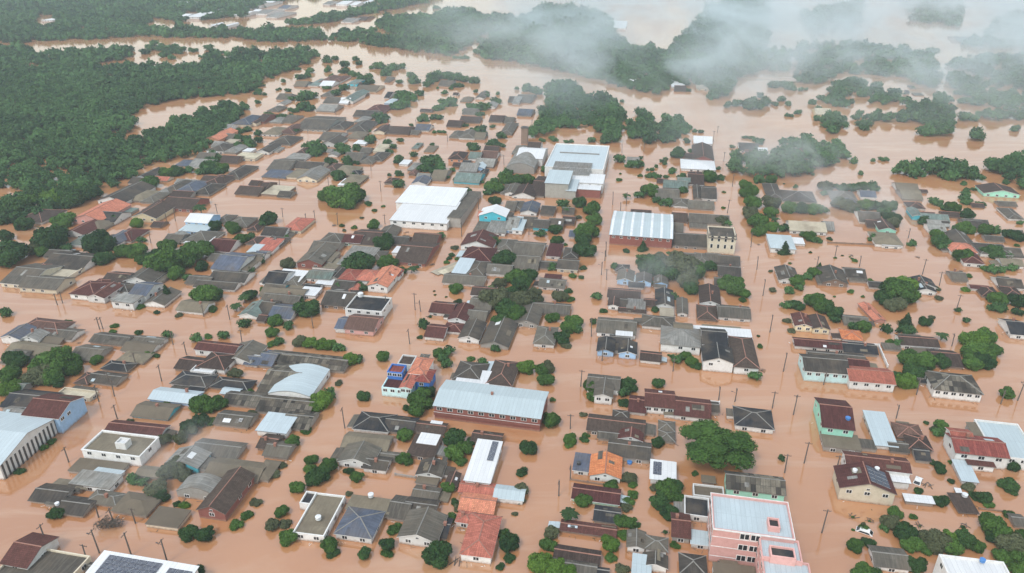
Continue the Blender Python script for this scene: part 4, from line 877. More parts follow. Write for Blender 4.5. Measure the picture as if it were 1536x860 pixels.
WOODS = [
 ('forest', 'dense dark green forest on the flooded river bend', [[(-60,99),(80,98),(150,101),(200,97),(270,98),(330,90),(384,80),(430,74),(468,82),(460,92),(430,104),(395,113),(384,132),(330,141),(290,142),(235,151),(207,160),(197,175),(206,185),(190,197),(175,205),(180,214),(240,190),(290,168),(340,155),(374,158),(350,180),(325,200),(305,225),(265,235),(215,243),(195,262),(160,275),(130,288),(110,300),(60,318),(30,330),(-60,330),(-60,305),(22,298),(27,282),(12,274),(-60,274)]]),
 ('riverside_woodland', 'strip of trees between the river and the dense forest', [[(-60,74),(40,73),(52,80),(62,94),(20,95),(-60,95)],[(62,80),(100,76),(140,73),(192,69),(206,77),(190,86),(150,92),(120,97),(66,97)],[(290,86),(340,78),(384,74),(384,82),(320,88)]]),
 ('far_woodland', 'hazy woods and fields beyond the river, at the horizon side', [[(-80,-40),(240,-40),(380,-40),(560,-40),(700,-40),(640,2),(590,12),(545,20),(490,32),(440,36),(400,30),(384,22),(345,24),(300,28),(262,30),(230,24),(210,40),(384,46),(384,56),(215,52),(130,56),(60,60),(-60,62),(-80,20)],[(384,46),(425,43),(478,45),(490,57),(440,60),(384,59)],[(440,0),(500,-10),(500,12),(450,16)]]),
 ('river_island_wood', 'wooded island in the river opposite the town', [[(495,58),(510,47),(530,44),(552,46),(575,54),(600,55),(630,62),(668,76),(630,76),(590,70),(540,62)],[(562,32),(580,26),(610,24),(650,23),(662,17),(700,15),(722,20),(768,24),(768,42),(720,52),(690,72),(668,82),(640,75),(610,57),(575,42)]]),
 ('misty_woodland', 'wooded bank under drifting mist beyond the brown river', [[(728,85),(728,65),(745,40),(768,30),(820,10),(905,20),(920,48),(945,68),(980,72),(1000,84),(1010,68),(1040,40),(1060,12),(1152,-10),(1152,60),(1150,100),(1102,118),(1090,143),(1068,146),(1062,128),(1030,126),(1008,118),(1000,132),(985,138),(950,131),(915,123),(870,108),(825,100),(768,90)],[(1085,150),(1148,152),(1148,160),(1086,160)]]),
 ('misty_field_wood', 'pale tree belts between flooded lanes, seen through mist', [[(1154,78),(1184,85),(1184,104),(1156,104)],[(1192,108),(1202,68),(1290,62),(1340,74),(1400,78),(1412,115),(1400,128),(1370,120),(1300,109),(1260,107),(1230,124),(1197,122)],[(1242,148),(1247,122),(1270,117),(1310,125),(1348,135),(1350,153),(1300,157),(1246,156)],[(1358,163),(1357,151),(1390,154),(1405,145),(1420,142),(1428,152),(1426,198),(1400,200),(1382,196),(1387,182),(1365,180)],[(1280,174),(1284,165),(1340,165),(1380,171),(1378,180),(1330,179)],[(1422,94),(1444,90),(1470,84),(1560,80),(1560,176),(1516,176),(1480,178),(1444,176),(1438,140),(1424,115)],[(1435,64),(1470,56),(1500,25),(1560,10),(1560,70),(1480,68)],[(1350,-10),(1440,-10),(1440,38),(1370,30)],[(1200,20),(1290,0),(1290,40),(1220,50)],[(1460,200),(1468,196),(1476,200),(1470,208)]]),
 ('block_wood', 'square wood of broad trees behind the plant with the pale roof', [[(797,200),(806,190),(809,175),(820,152),(823,133),(845,128),(865,137),(885,147),(910,144),(924,152),(936,165),(934,180),(927,200),(924,214),(906,214),(900,196),(885,184),(850,190),(820,199)]]),
 ('lane_wood', 'ragged wood of mixed trees beside the straight flooded lane', [[(942,204),(941,182),(946,162),(960,160),(970,171),(985,167),(1000,172),(1015,178),(1030,186),(1043,194),(1020,199),(1014,210),(990,209),(960,209)]]),
 ('misty_grove', 'round grove wrapped in thin mist by the far street', [[(1098,250),(1101,236),(1115,231),(1150,242),(1165,228),(1176,210),(1215,207),(1262,211),(1275,227),(1256,243),(1230,248),(1205,258),(1185,263),(1150,260),(1120,260)],[(1480,245),(1500,240),(1560,222),(1560,280),(1525,275)]]),
 ('tree_row', 'rows of hazy trees standing in the open flood', [[(1341,252),(1345,246),(1380,250),(1384,256),(1375,259),(1345,256)],[(1396,256),(1401,242),(1420,246),(1450,248),(1488,255),(1495,262),(1484,270),(1440,267),(1410,262)],[(1284,186),(1287,181),(1305,183),(1306,190),(1290,191)],[(1234,180),(1250,170),(1268,172),(1266,190),(1255,198),(1240,192)]]),
]
CL = []
for t in sorted([t for t in TREES if t['name'] == 'tree'], key=lambda t: -t['rpx'])[290:]:
    CL.append((t['P'].x, t['P'].y, t['R'], t['R']*.35+.1, False)); TREES.remove(t)
    for c in list(t['o'].children): bpy.data.objects.remove(c, do_unlink=True)
    bpy.data.objects.remove(t['o'], do_unlink=True)
for nm, lb, polys in WOODS:
    pts = []
    for p in polys:
        far = sum(q[1] for q in p)/len(p) < 70
        pts += grove_points(p, sp=6.0 if not far else 6.2, Rm=3.6, tall=4.5 if nm in ('block_wood', 'misty_grove', 'misty_woodland') else 3.0, holes={'misty_field_wood': .55, 'far_woodland': .15, 'lane_wood': .35, 'tree_row': .25, 'river_island_wood': .15, 'riverside_woodland': .3}.get(nm, 0))
    merge(nm, pts, lb, 'woodland', M_FOREST)
def clump_item(ox, oy, s, it):
    t = list(map(float, it.split())); cx, cy, rx, ry = ox+t[0]/s, oy+t[1]/s, t[2]/s*1.2, t[3]/s*1.2
    a = 0
    P = gpt(cx, cy, 2.5); zc = project(P)[2]; Rm = max(1.3, min(4.2, ry*zc/FPX*.9, rx*zc/FPX))
    wx = rx*zc/FPX; n = max(1, int(round(wx/Rm*1.3)))
    for i in range(n):
        u = ((i+.5)/n*2-1)*(1-Rm/max(wx, Rm)) if n > 1 else 0
        v = nr.uniform(-.4, .4)
        Q = gpt(cx+u*rx, cy+v*ry*.8, Rm*.5+.6); CL.append((Q.x, Q.y, Rm*nr.uniform(.75, 1.2), Rm*.32+.1, False))
CDATA = """
@384 60 7.963
850 230 60 45; 945 210 40 30; 1190 220 40 35; 1235 265 40 30; 850 355 60 40; 1060 300 50 60; 1060 370 70 50; 1290 430 130 80; 1150 400 80 50; 560 430 110 50; 640 370 50 50; 500 330 50 30; 640 640 110 80; 540 660 60 60; 840 570 60 30; 590 790 110 60; 450 830 80 40; 190 440 35 20; 330 480 30 30; 90 530 25 15; 270 580 40 20; 380 600 50 30; 20 620 40 60; 100 640 30 25; 20 740 30 40; 400 690 60 30; 1480 300 60 50; 1380 320 30 25; 1050 560 60 60; 900 430 50 30; 1350 500 80 40; 560 110 100 60; 700 170 60 50; 420 180 120 60; 960 640 50 50
@576 60 7.963
100 340 80 55; 30 380 60 50; 210 320 50 50; 330 420 60 40; 180 500 60 40; 360 490 70 70; 530 510 80 60; 650 430 110 60; 560 450 80 60; 760 420 70 60; 850 430 110 60; 960 470 80 60; 1090 490 90 60; 880 540 90 30; 300 660 110 80; 200 650 70 80; 150 790 100 60; 250 740 70 60; 720 610 42 30; 920 210 100 25; 770 170 30 25; 1130 120 50 40; 760 740 100 60; 650 800 90 50; 850 710 40 30; 1090 790 130 60; 1200 800 90 50; 1000 830 70 30; 1340 700 80 60; 1230 640 36 34; 1095 610 32 34; 1360 640 24 22; 800 570 30 18; 640 565 20 16; 1250 190 60 20; 420 620 50 40
@384 168 8
150 40 60 40; 480 235 42 42; 640 400 80 80; 740 430 90 90; 690 470 100 60; 820 430 60 60; 1000 770 75 50; 1380 310 75 50; 1350 340 50 40; 1480 70 80 60; 1050 440 90 70; 1000 400 60 60; 900 590 90 50; 1100 580 60 50; 20 260 50 70; 20 340 60 60; 350 40 100 30; 1210 410 70 50; 250 40 50 30; 680 765 40 25; 1110 620 60 30; 1200 600 50 30; 1160 740 0.1 0.1; 1365 220 20 16
@576 168 8
20 60 50 50; 20 110 30 30; 450 70 80 50; 620 50 90 40; 40 360 60 40; 100 390 40 40; 60 460 50 28; 195 320 45 30; 690 225 70 22; 600 228 25 12; 1150 190 80 60; 1200 250 60 50; 1400 270 75 60; 1320 380 100 60; 1260 400 60 50; 1080 430 90 60; 1040 370 50 50; 180 550 60 50; 150 590 50 30; 360 510 45 45; 500 570 90 60; 600 590 110 70; 480 650 110 60; 650 640 80 60; 560 690 100 50; 180 730 50 36; 820 690 40 28; 850 800 36 44; 1100 800 45 45; 1180 830 24 20; 1340 820 60 40; 180 840 70 26; 1450 760 80 60; 1500 700 60 50; 1050 200 36 22; 1300 160 34 24; 1150 20 60 30; 330 150 36 24; 980 150 40 15; 1290 640 16 14; 65 740 22 10; 770 770 16 10; 580 380 28 20; 410 390 20 34; 1420 400 50 30
@192 168 8
1380 210 100 40; 1380 310 100 50; 1450 370 80 60; 1320 380 60 50; 960 680 90 60; 1040 660 90 70; 1080 720 70 50; 560 710 100 55; 630 690 60 50; 420 720 80 40; 320 710 60 30; 1050 500 90 55; 1120 440 60 40; 860 690 50 50; 1430 670 40 30; 280 770 60 30; 1150 80 110 60; 1000 90 120 70; 900 170 100 60; 1180 180 60 50; 1200 20 60 30; 1000 590 80 60
@960 168 8
430 480 50 45; 490 490 50 45; 560 320 40 28; 570 350 36 22; 175 755 50 26; 110 765 40 16; 220 770 40 16; 385 710 48 30; 320 770 48 16; 510 755 60 36; 830 750 75 60; 970 780 36 34; 300 605 26 18; 255 575 16 10; 735 230 28 40; 600 180 30 40; 655 215 24 30; 520 140 44 44; 1110 410 16 14; 605 450 34 34; 310 550 18 12; 95 680 20 12; 150 680 18 10; 1150 600 60 60; 1430 360 50 30; 940 660 20 24; 200 640 12 10; 20 640 30 50; 15 530 20 30; 1340 300 44 12; 1250 290 14 20
@1344 230 7.963
820 510 60 40; 830 580 56 36; 850 440 50 30; 460 570 50 46; 530 600 36 20; 710 630 60 56; 640 660 50 36; 590 650 44 22; 800 730 50 36; 880 730 60 40; 320 800 50 40; 320 240 34 34; 1480 815 50 28; 1320 330 34 20; 980 585 20 12; 1050 595 14 8; 810 350 34 14; 930 420 40 30; 900 545 30 14; 1330 260 30 30; 20 830 36 36
@0 0 4
890 300 45 60; 950 280 50 70; 1010 290 50 80; 1070 300 50 60; 1000 340 60 60; 1250 280 26 26; 1160 300 30 14; 1440 300 14 10; 1320 310 30 14; 1230 335 40 10
@384 0 4
125 200 50 30; 370 215 52 36; 310 220 26 22; 520 210 60 34; 640 180 22 18; 700 180 30 18; 450 215 0.1 0.1; 330 135 20 12; 610 160 14 8; 1080 40 22 12; 1350 240 28 22; 1320 300 22 20; 1300 245 14 10
@768 0 4
460 460 20 16; 90 520 40 34; 150 540 36 26; 30 525 18 18; 210 515 22 20; 660 600 14 12; 1195 590 14 14; 1490 570 20 18; 1050 535 26 12; 1250 430 20 20; 180 835 22 10; 250 830 30 16; 340 845 32 10; 480 835 24 20; 1420 820 36 10; 1480 840 40 16; 740 300 12 30; 780 310 12 28; 850 310 16 34; 690 300 12 16
@1152 0 4
80 590 30 22; 40 620 24 14; 125 620 20 18; 180 670 30 16; 130 690 30 12; 270 610 24 20; 320 590 24 30; 295 640 22 18; 200 535 14 20; 230 530 14 10; 1270 810 24 20; 110 510 60 26; 40 500 30 26; 160 530 14 12; 1210 330 16 10; 870 523 14 6; 830 555 20 10; 1060 590 50 26; 1490 760 40 24; 10 500 12 16; 300 705 18 20; 1160 600 20 14; 1430 490 0.1 0.1
@1152 215 4
700 90 34 14; 630 98 14 8; 520 110 30 30; 400 100 36 18; 930 180 20 16; 270 180 12 4; 560 175 14 4; 165 255 8 5; 1430 190 22 14; 1430 230 12 10
"""
parse(CDATA, clump_item)
merge('distant_trees', [c for c in CL if c[2] > .9], 'far scattered garden trees and bushes among the distant drowned houses', 'trees', M_FOREST)
# ------------------------------------------------------------------ poles
def pole_meshes(H):
    g = MB(); g.tube((0,0,0), (0,0,H-BED), .18, .13, 8); p = g.mesh('post', [M_CONC])
    g = MB(); g.box(-.85, .85, -.05, .05, 0, .10, 0, True)
    for x in (-.78, -.35, .35, .78): g.tube((x,0,.10), (x,0,.30), .05, .03, 6, 1)
    a = g.mesh('crossarm', [M_WOOD, M_DARKM])
    g = MB(); g.tube((0,0,0), (1.1,0,.4), .04, .04, 6); g.box(1.0, 1.45, -.1, .1, .34, .45, 0, True)
    return p, a, g.mesh('lamp_arm', [M_DARKM])
PM = {h: pole_meshes(h) for h in (4.5, 5.5, 6.5)}
POLES = []
def pole_item(ox, oy, s, it):
    t = list(map(float, it.split())); x, y = ox+t[0]/s, oy+t[1]/s
    h = t[2] if len(t) > 2 else rng.choice((4.5, 5.5, 6.5))
    P = gpt(x, y, 0); pm = PM[h]
    o = bpy.data.objects.new('utility_pole', None); COL.objects.link(o); o.location = (P.x, P.y, BED)
    o.rotation_euler = (math.radians(rng.uniform(-2, 2)), math.radians(rng.uniform(-2.5, 2.5)), -AZ+rng.choice((0, math.pi/2))+rng.uniform(-.1, .1))
    obj('post', pm[0], o); obj('crossarm', pm[1], o, (0, .16, h-BED-.6))
    if rng.random() < .2: obj('lamp_arm', pm[2], o, (0, 0, h-BED-1.6), math.pi/2)
    POLES.append(dict(o=o, px=x, py=y))
parse("""
@0 3
280 690 5.5; 600 738 6.5; 790 750 6.5; 1005 793 6.5; 520 785 4.5; 415 195 4.5; 590 525 4.5; 815 560 4.5; 690 560 4.5
@1 2
535 850 6.5; 955 140 6.5; 925 345 5.5; 345 250 4.5; 780 140 5.5; 990 150 4.5
@0 2
345 110 4.5; 375 100 4.5; 1380 200 5.5; 685 660 5.5; 595 690 5.5; 705 795 4.5; 820 475 4.5; 970 570 5.5; 1040 350 4.5; 1120 410 4.5; 1225 180 4.5; 655 590 4.5; 600 255 4.5; 620 255 4.5; 1450 335 4.5
@2 2
410 600 5.5; 1240 680 4.5; 1335 690 4.5; 965 510 4.5; 478 300 6.5; 350 855 4.5; 1505 55 6.5; 540 445 4.5
@3 2
10 275 6.5; 90 510 6.5; 150 770 6.5; 25 730 5.5; 890 650 5.5; 330 590 4.5; 1495 685 6.5; 1130 135 5.5; 770 790 4.5; 1105 360 4.5; 1395 705 4.5
@3 3
215 200 6.5; 100 260 5.5; 320 620 6.5; 410 240 4.5
@1 1
355 460 4.5; 490 490 5.5; 160 445 4.5; 750 290 5.5; 1335 395 5.5; 1235 560 6.5; 775 485 4.5; 205 600 5.5; 690 165 4.5; 435 255 4.5; 140 250 4.5; 300 480 4.5; 1490 130 5.5
@2 1
605 370 6.5; 565 680 6.5; 685 375 6.5; 650 410 4.5; 555 705 4.5; 535 790 5.5; 1320 260 6.5; 1435 625 6.5; 1470 760 5.5; 1290 420 6.5; 660 60 5.5; 790 50 5.5; 1270 110 5.5; 570 820 4.5; 100 550 4.5
@3 1
925 788 6.5; 1030 855 5.5; 550 740 4.5; 840 572 4.5; 400 690 5.5; 290 745 4.5
@0 1
1000 470 5.5; 1052 468 6.5; 1305 420 4.5; 1265 292 4.5; 795 588 4.5; 905 600 4.5; 970 400 4.5; 1450 190 5.5; 1355 250 5.5
@2 3
280 398 4.5; 350 300 4.5
@1 0
960 760 4.5; 310 800 4.5; 480 690 4.5; 1150 850 4.5
@2 0
120 770 5.5; 1210 850 6.5; 1230 800 4.5
""", pole_item)

# ------------------------------------------------------------------ loose things on the flood and on the roofs
def post_on(root_t, name, me, dx, dy, z, **k): return obj(name, me, root_t[0], (root_t[1][0]+dx, root_t[1][1]+dy, z-BED), **k)
EXTRA = []
def extra(o, px, py, label, cat, group=None):
    tag(o, label, cat, group); EXTRA.append(o)
# long low garden wall
def wall_between(a, b, h, t, m, name, label, cat):
    A, B = gpt(*a, h), gpt(*b, h); d = B-A; L = Vector((d.x, d.y)).length
    g = MB(); g.box(0, L, -t/2, t/2, BED, h, 0)
    n = int(L/3)
    for i in range(n+1): g.box(i*L/max(n,1)-.16, i*L/max(n,1)+.16, -t/2-.08, t/2+.08, BED, h+.12, 0)
    o = obj(name, g.mesh(name, [m]), None, (A.x, A.y, 0), math.atan2(d.y, d.x)); extra(o, 0, 0, label, cat)
R1 = lambda c, r, x, y: (c*384+x/4, r*215+y/4)
wall_between(R1(3,1,360,592), R1(3,1,665,605), .7, .2, wmat('n'), 'boundary_wall', 'long low brown boundary wall rising from the open flood', 'wall')
wall_between(R1(3,3,1270,468), R1(3,3,1420,485), .4, .2, wmat('n'), 'boundary_wall', 'short brown wall top beside the small maroon roof', 'wall')
wall_between(R1(2,3,350,292), R1(2,3,560,325), .5, .2, wmat('n'), 'boundary_wall', 'brown wall top in front of the bright orange roof', 'wall')
wall_between(R1(1,3,835,262), R1(1,3,955,280), .6, .3, wmat('g'), 'boundary_wall', 'grey wall top crossing open water beside dark gabled house', 'wall')
wall_between(R1(3,2,585,340), R1(3,2,665,345), 1.2, .25, wmat('w'), 'boundary_wall', 'white courtyard wall behind the red roofed building', 'wall')
wall_between(R1(3,2,720,470), R1(3,2,665,345), 1.2, .25, wmat('w'), 'boundary_wall', 'white courtyard wall running down beside the leafy trees', 'wall')
wall_between(R1(2,2,1000,662), R1(2,2,1245,690), 1.5, .2, wmat('w'), 'boundary_wall', 'white parapet wall behind the maroon roofed row', 'wall')
# brick chimney tower by the plant
P = gpt(787, 216, 0); g = MB(); g.box(-1.9, 1.9, -1.6, 1.6, 0, 9.5-BED, 0); t_ = obj('chimney_tower', None) if False else bpy.data.objects.new('brick_tower', None)
COL.objects.link(t_); t_.location = (P.x, P.y, BED); t_.rotation_euler = (0, 0, -AZ)
obj('shaft', g.mesh('shaft', [wmat('n')]), t_)
g = MB(); g.box(-2.15, 2.15, -1.85, 1.85, 9.5-BED, 10.0-BED, 0, True); g.box(-1.2, 1.2, -1.0, 1.0, 10.0-BED, 10.4-BED, 1); obj('cap', g.mesh('cap', [M_CONC, M_DARKM]), t_)
extra(t_, 0, 0, 'tall dark brick tower behind the arched hall of the plant', 'tower')
# water tanks that sit on roofs
def tank(c, r, x, y, z, m, rad, label):
    P = gpt(*R1(c, r, x, y), z); g = MB(); g.tube((0,0,0), (0,0,rad*1.3), rad, rad*1.08, 14); g.tube((0,0,rad*1.3), (0,0,rad*1.45), rad*1.12, rad*.9, 14)
    o = obj('water_tank', g.mesh('water_tank', [m]), None, (P.x, P.y, z)); extra(o, 0, 0, label, 'water tank')
tank(3, 3, 1285, 790, 6.85, M_TANK, .5, 'blue round water tank on the tall white building')
tank(1, 3, 690, 400, 2.1, M_WTANK, .6, 'white tank on the flat roof behind the slate blue roof')
tank(1, 3, 375, 535, 2.0, M_WTANK, .6, 'white tank on the walled flat roof with tan floor')
tank(3, 3, 520, 250, 5.6, M_WTANK, .5, 'small white tank on the maroon roof of the cream building')
tank(3, 3, 652, 240, 4.6, M_WTANK, .5, 'small white tank beside the dark solar roof')
tank(1, 2, 628, 58, 3.7, M_WTANK, .9, 'white round tank on the dark walled roof of the two storey building')
tank(2, 3, 705, 205, -.25, M_TANK, .6, 'blue tank beside the bright orange roof')
tank(3, 2, 478, 800, 4.9, M_TANK, .6, 'blue tank on the corner of the mint green building')
tank(2, 3, 400, 205, 1.75, M_DARKM, .5, 'black barrel on the terrace beside the orange roof')
tank(0, 3, 345, 450, 1.4, M_WTANK, .45, 'small white tank on the low grey roofs by the water')
tank(3, 3, 1178, 400, .7, M_WTANK, .6, 'white tank on the small maroon roof alone in the flood')
# white car half drowned by the cream building
def car(c, r, x, y, rz, label):
    P = gpt(*R1(c, r, x, y), .5)
    o = bpy.data.objects.new('drowned_car', None); COL.objects.link(o); o.location = (P.x, P.y, -.9); o.rotation_euler = (0, 0, rz)
    g = MB(); prof = [(-2.1,.3),(2.1,.3),(2.15,.75),(1.3,.92),(.65,1.42),(-1.3,1.45),(-2.0,.95),(-2.15,.7)]
    for sy in (-.82, .82): g.poly([(a, sy*(1 if b < 1 else .86), b) for a, b in (prof if sy < 0 else prof[::-1])], 0)
    for i in range(len(prof)):
        a, b = prof[i], prof[(i+1) % len(prof)]; fa, fb = (.82 if a[1] < 1 else .705), (.82 if b[1] < 1 else .705)
        g.poly([(a[0],-fa,a[1]),(a[0],fa,a[1]),(b[0],fb,b[1]),(b[0],-fb,b[1])], 0)
    obj('body', g.mesh('body', [M_TRIM]), o)
    for nm, pts in (('windscreen', [(1.27,-.66,.96),(1.27,.66,.96),(.68,.6,1.40),(.68,-.6,1.40)]), ('rear_window', [(-1.95,.66,1.0),(-1.95,-.66,1.0),(-1.35,-.6,1.42),(-1.35,.6,1.42)])):
        g = MB(); n_ = .02 if nm == 'windscreen' else -.02; g.poly([(p[0]+n_, p[1], p[2]+.02) for p in pts], 0); obj(nm, g.mesh(nm, [M_GLASS]), o)
    for sy in (-1, 1):
        g = MB(); g.poly([(.95,sy*.81,.98),(.5,sy*.735,1.36),(-1.15,sy*.735,1.38),(-1.6,sy*.81,1.0)], 0); obj('side_window', g.mesh('side_window', [M_GLASS]), o)
    for sx in (-1.35, 1.35):
        for sy in (-.8, .8):
            g = MB(); g.tube((sx,sy-.1,.32), (sx,sy+.1,.32), .32, .32, 14); obj('wheel', g.mesh('wheel', [M_DARKM]), o)
    extra(o, 0, 0, label, 'car')
car(3, 3, 905, 292, .9, 'white car half drowned behind the cream building with maroon roof')
car(3, 3, 572, 596, 2.6, 'white car roof showing among bushes in open water')
# driftwood and rafts of floating debris
def drift_mesh(seed):
    r = random.Random(seed); g = MB()
    for k in range(7):
        x, y, a, L = r.uniform(-.6, .6), r.uniform(-.4, .4), r.uniform(0, 3.14), r.uniform(.5, 1.6)
        g.tube((x-math.cos(a)*L/2, y-math.sin(a)*L/2, r.uniform(0, .15)), (x+math.cos(a)*L/2, y+math.sin(a)*L/2, r.uniform(.05, .3)), .07, .03, 5)
    return g.mesh('driftwood', [M_WOOD])
DM = [drift_mesh(i) for i in range(4)]
for i, (c, r, x, y) in enumerate([(3,1,520,700),(3,1,1160,770),(3,1,895,685),(3,1,500,675),(1,2,1070,100),(1,2,1045,180),(3,3,510,525),(3,3,610,545),(3,3,910,575),(3,3,1170,580),(2,1,410,800),(1,1,470,495),(2,2,720,212),(3,3,950,330),(0,2,470,340),(2,1,1480,610),(3,2,1130,150),(1,1,905,535),(2,2,1500,505),(0,2,150,380),(1,1,1060,730),(3,1,140,720),(1,3,1200,790),(2,3,920,620)]):
    P = gpt(*R1(c, r, x, y), 0); o = obj('driftwood', DM[i % 4], None, (P.x, P.y, -.03), rng.uniform(0, 6), (rng.uniform(.8, 1.6),)*3)
    EXTRA.append(o); o['category'] = 'driftwood'; o['group'] = 'driftwood floating on the flood'; TREES.append(dict(o=o, px=R1(c,r,x,y)[0], py=R1(c,r,x,y)[1], name='driftwood', kind='x', R=1, dist=200, m=None))

# parts that single buildings carry
def panels(t, nx, ny, cw, ch, z0, slope, x0, y0, name='solar_panel'):
    root, off, w, d = t
    for j in range(ny):
        for i in range(nx):
            g = MB(); a, b, c_, d_ = 0, cw*.95, 0, ch*.94
            g.sheet([(a,c_,0),(b,c_,0),(b,d_,d_*slope),(a,d_,d_*slope)], .05, 0, 1)
            for q in range(1, 4): g.poly([(a+.03,d_*q/4-.02,d_*q/4*slope+.006),(b-.03,d_*q/4-.02,d_*q/4*slope+.006),(b-.03,d_*q/4+.02,(d_*q/4+.04)*slope+.006),(a+.03,d_*q/4+.02,(d_*q/4+.04)*slope+.006)], 1)
            if (i, j) == (0, 0): me = g.mesh(name, [M_SOLAR, M_WTANK])
            obj(name, me, root, (off[0]+x0+i*cw, off[1]+y0+j*ch, z0+(y0+j*ch+d/2)*slope-BED))
def roof_slope(t): return .06
if 'solar' in SPECIAL:
    t = SPECIAL['solar']; w, d = t[2], t[3]; cw = w*.58/7; panels(t, 7, 5, cw, d*.16, 3.4+.22, .06, -w*.42, -d*.38); panels(t, 3, 4, cw, d*.16, 3.4+.22, .06, w*.25, -d*.32)
if 'longwhite' in SPECIAL:
    t = SPECIAL['longwhite']; w, d = t[2], t[3]; panels(t, 1, 7, w*.28, d*.07, 2.2+.22, .06, w*.12, d*.0)
if 'whitesolar' in SPECIAL:
    t = SPECIAL['whitesolar']; w, d = t[2], t[3]; panels(t, 2, 3, w*.18, d*.24, 1.8+.22, .06, -w*.42, -d*.3)
if 'court' in SPECIAL:
    root, off, w, d = SPECIAL['court']; hw = w/2+.35; sl = 2.2/hw
    for j in range(4):
        for i in range(3):
            xa, xb = w*(.04+.13*i), w*(.04+.13*(i+1))-.08; ya = -d/2+d*(.12+.2*j); yb = ya+d*.19
            g = MB(); g.sheet([(xa,ya,2.2-xa*sl),(xb,ya,2.2-xb*sl),(xb,yb,2.2-xb*sl),(xa,yb,2.2-xa*sl)], .05, 0, 1)
            obj('solar_panel', g.mesh('solar_panel', [M_SOLAR, M_WTANK]), root, (off[0], off[1], 3.6+.18-BED))
if 'stripe' in SPECIAL:
    root, off, w, d = SPECIAL['stripe']
    for i in range(7):
        x = -w/2+w*(i+.12)/6.2
        if x > w/2-.3: continue
        g = MB(); sl = 1.6/(d/2+.35)
        for s_ in (-1, 1): g.sheet([(-.5, s_*(d/2+.3) if s_ < 0 else 0, 0 if s_ < 0 else 1.6), (.5, s_*(d/2+.3) if s_ < 0 else 0, 0 if s_ < 0 else 1.6), (.5, 0 if s_ < 0 else d/2+.3, 1.6 if s_ < 0 else 0), (-.5, 0 if s_ < 0 else d/2+.3, 1.6 if s_ < 0 else 0)], .06, 0, 0)
        obj('skylight_strip', g.mesh('skylight_strip', [M_WTANK]), root, (off[0]+x, off[1], 4.4-BED+.19))
if 'store' in SPECIAL:
    root, off, w, d = SPECIAL['store']
    g = MB(); g.box(-.12, .12, -.22, .22, 0, 4.0-BED); pil = g.mesh('pilaster', [M_DARKM])
    for i in range(14): obj('pilaster', pil, root, (off[0]+w/2+.05, off[1]-d/2+d*(i+.5)/14, .05))
for key, z in (('lotus', 3.2), ('pink', 9.0), ('plant', 6.0)):
    root, off, w, d = SPECIAL[key]
    g = MB()
    for s_ in (-1, 1):
        g.box(-w/2-.12, w/2+.12, s_*d/2-(.14 if s_ < 0 else .0), s_*d/2+(.14 if s_ > 0 else .0), z-.25, z+.06)
        g.box(s_*w/2-(.12 if s_ < 0 else 0), s_*w/2+(.12 if s_ > 0 else 0), -d/2+.003, d/2-.003, z-.253, z+.057)
    obj('cornice', g.mesh('cornice', [M_TRIM]), root, (off[0], off[1], -BED))
if 'pink' in SPECIAL:
    root, off, w, d = SPECIAL['pink']
    for k in range(3):
        g = MB(); g.box(-w/2-.05, w/2*.1, -d/2-.06, -d/2, 0, .14, 0, True); obj('string_course', g.mesh('string_course', [M_TRIM]), root, (off[0], off[1], 6.9-2.6*k-BED))
if 'plant' in SPECIAL:
    root, off, w, d = SPECIAL['plant']
    g = MB(); g.box(-w*.36, w*.36, -.35, .35, 0, .5, 0); obj('roof_vent', g.mesh('roof_vent', [M_RIDGE[False]]), root, (off[0], off[1]+d*.12, 5.55-BED))
if 'historic' in SPECIAL:
    root, off, w, d = SPECIAL['historic']
    g = MB()
    for s_ in (-1, 1):
        g.box(-w/2-.35, w/2+.35, s_*d/2-.35, s_*d/2+.35, 6.6, 7.0, 0, True); g.box(s_*w/2-.35, s_*w/2+.35, -d/2+.36, d/2-.36, 6.603, 6.997, 0, True)
    obj('cornice', g.mesh('cornice', [M_DTRIM]), root, (off[0], off[1], -BED))
    for sx in (-1, -.33, .33, 1):
        g = MB(); g.box(-.3, .3, -.3, .3, 0, .9); g.box(-.18, .18, -.18, .18, .9, 1.4); obj('finial', g.mesh('finial', [M_DTRIM]), root, (off[0]+sx*(w/2-.2), off[1]-d/2, 7.62-BED))
    for i in range(4):
        g = MB(); g.tube((0,0,0), (0,.06,0), .62, .62, 14)
        obj('arch_head', g.mesh('arch_head', [M_GLASS]), root, (off[0]+((i+.5)/4-.5)*w, off[1]-d/2-.08, 6.0-BED+.9))
if 'school' in SPECIAL:
    root, off, w, d = SPECIAL['school']
    g = MB(); g.box(-w/2-.05, w/2+.05, -d/2-.5, -d/2-.05, 0, 1.0, 0, True); obj('gallery_parapet', g.mesh('gallery_parapet', [wmat('r')]), root, (off[0], off[1], 1.5-BED))
    g = MB(); g.box(-w/2-.06, w/2+.06, -d/2-.56, -d/2-.5, 0, .08, 0, True); obj('railing', g.mesh('railing', [M_TRIM]), root, (off[0], off[1], 2.5-BED))

# garden bushes behind the nearer houses
gb = random.Random(17); cnt = 0
for h in HOUSES:
    if cnt >= 46 or h['dist'] > 300 or gb.random() < .55: continue
    o = h['o']; w, d = h['w'], h['d']; rz = o.rotation_euler.z
    lx, ly = (gb.choice((-1, 1))*(w/2+gb.uniform(.6, 1.8)), gb.uniform(-.3, .5)*d) if gb.random() < .6 else (gb.uniform(-.4, .4)*w, d/2+gb.uniform(.8, 2))
    x = o.location.x+math.cos(rz)*lx-math.sin(rz)*ly; y = o.location.y+math.sin(rz)*lx+math.cos(rz)*ly
    pp = project((x, y, .5)); tree(pp[0], pp[1], gb.uniform(.8, 1.5)*FPX/pp[2], gb.choice('rrrol')); cnt += 1
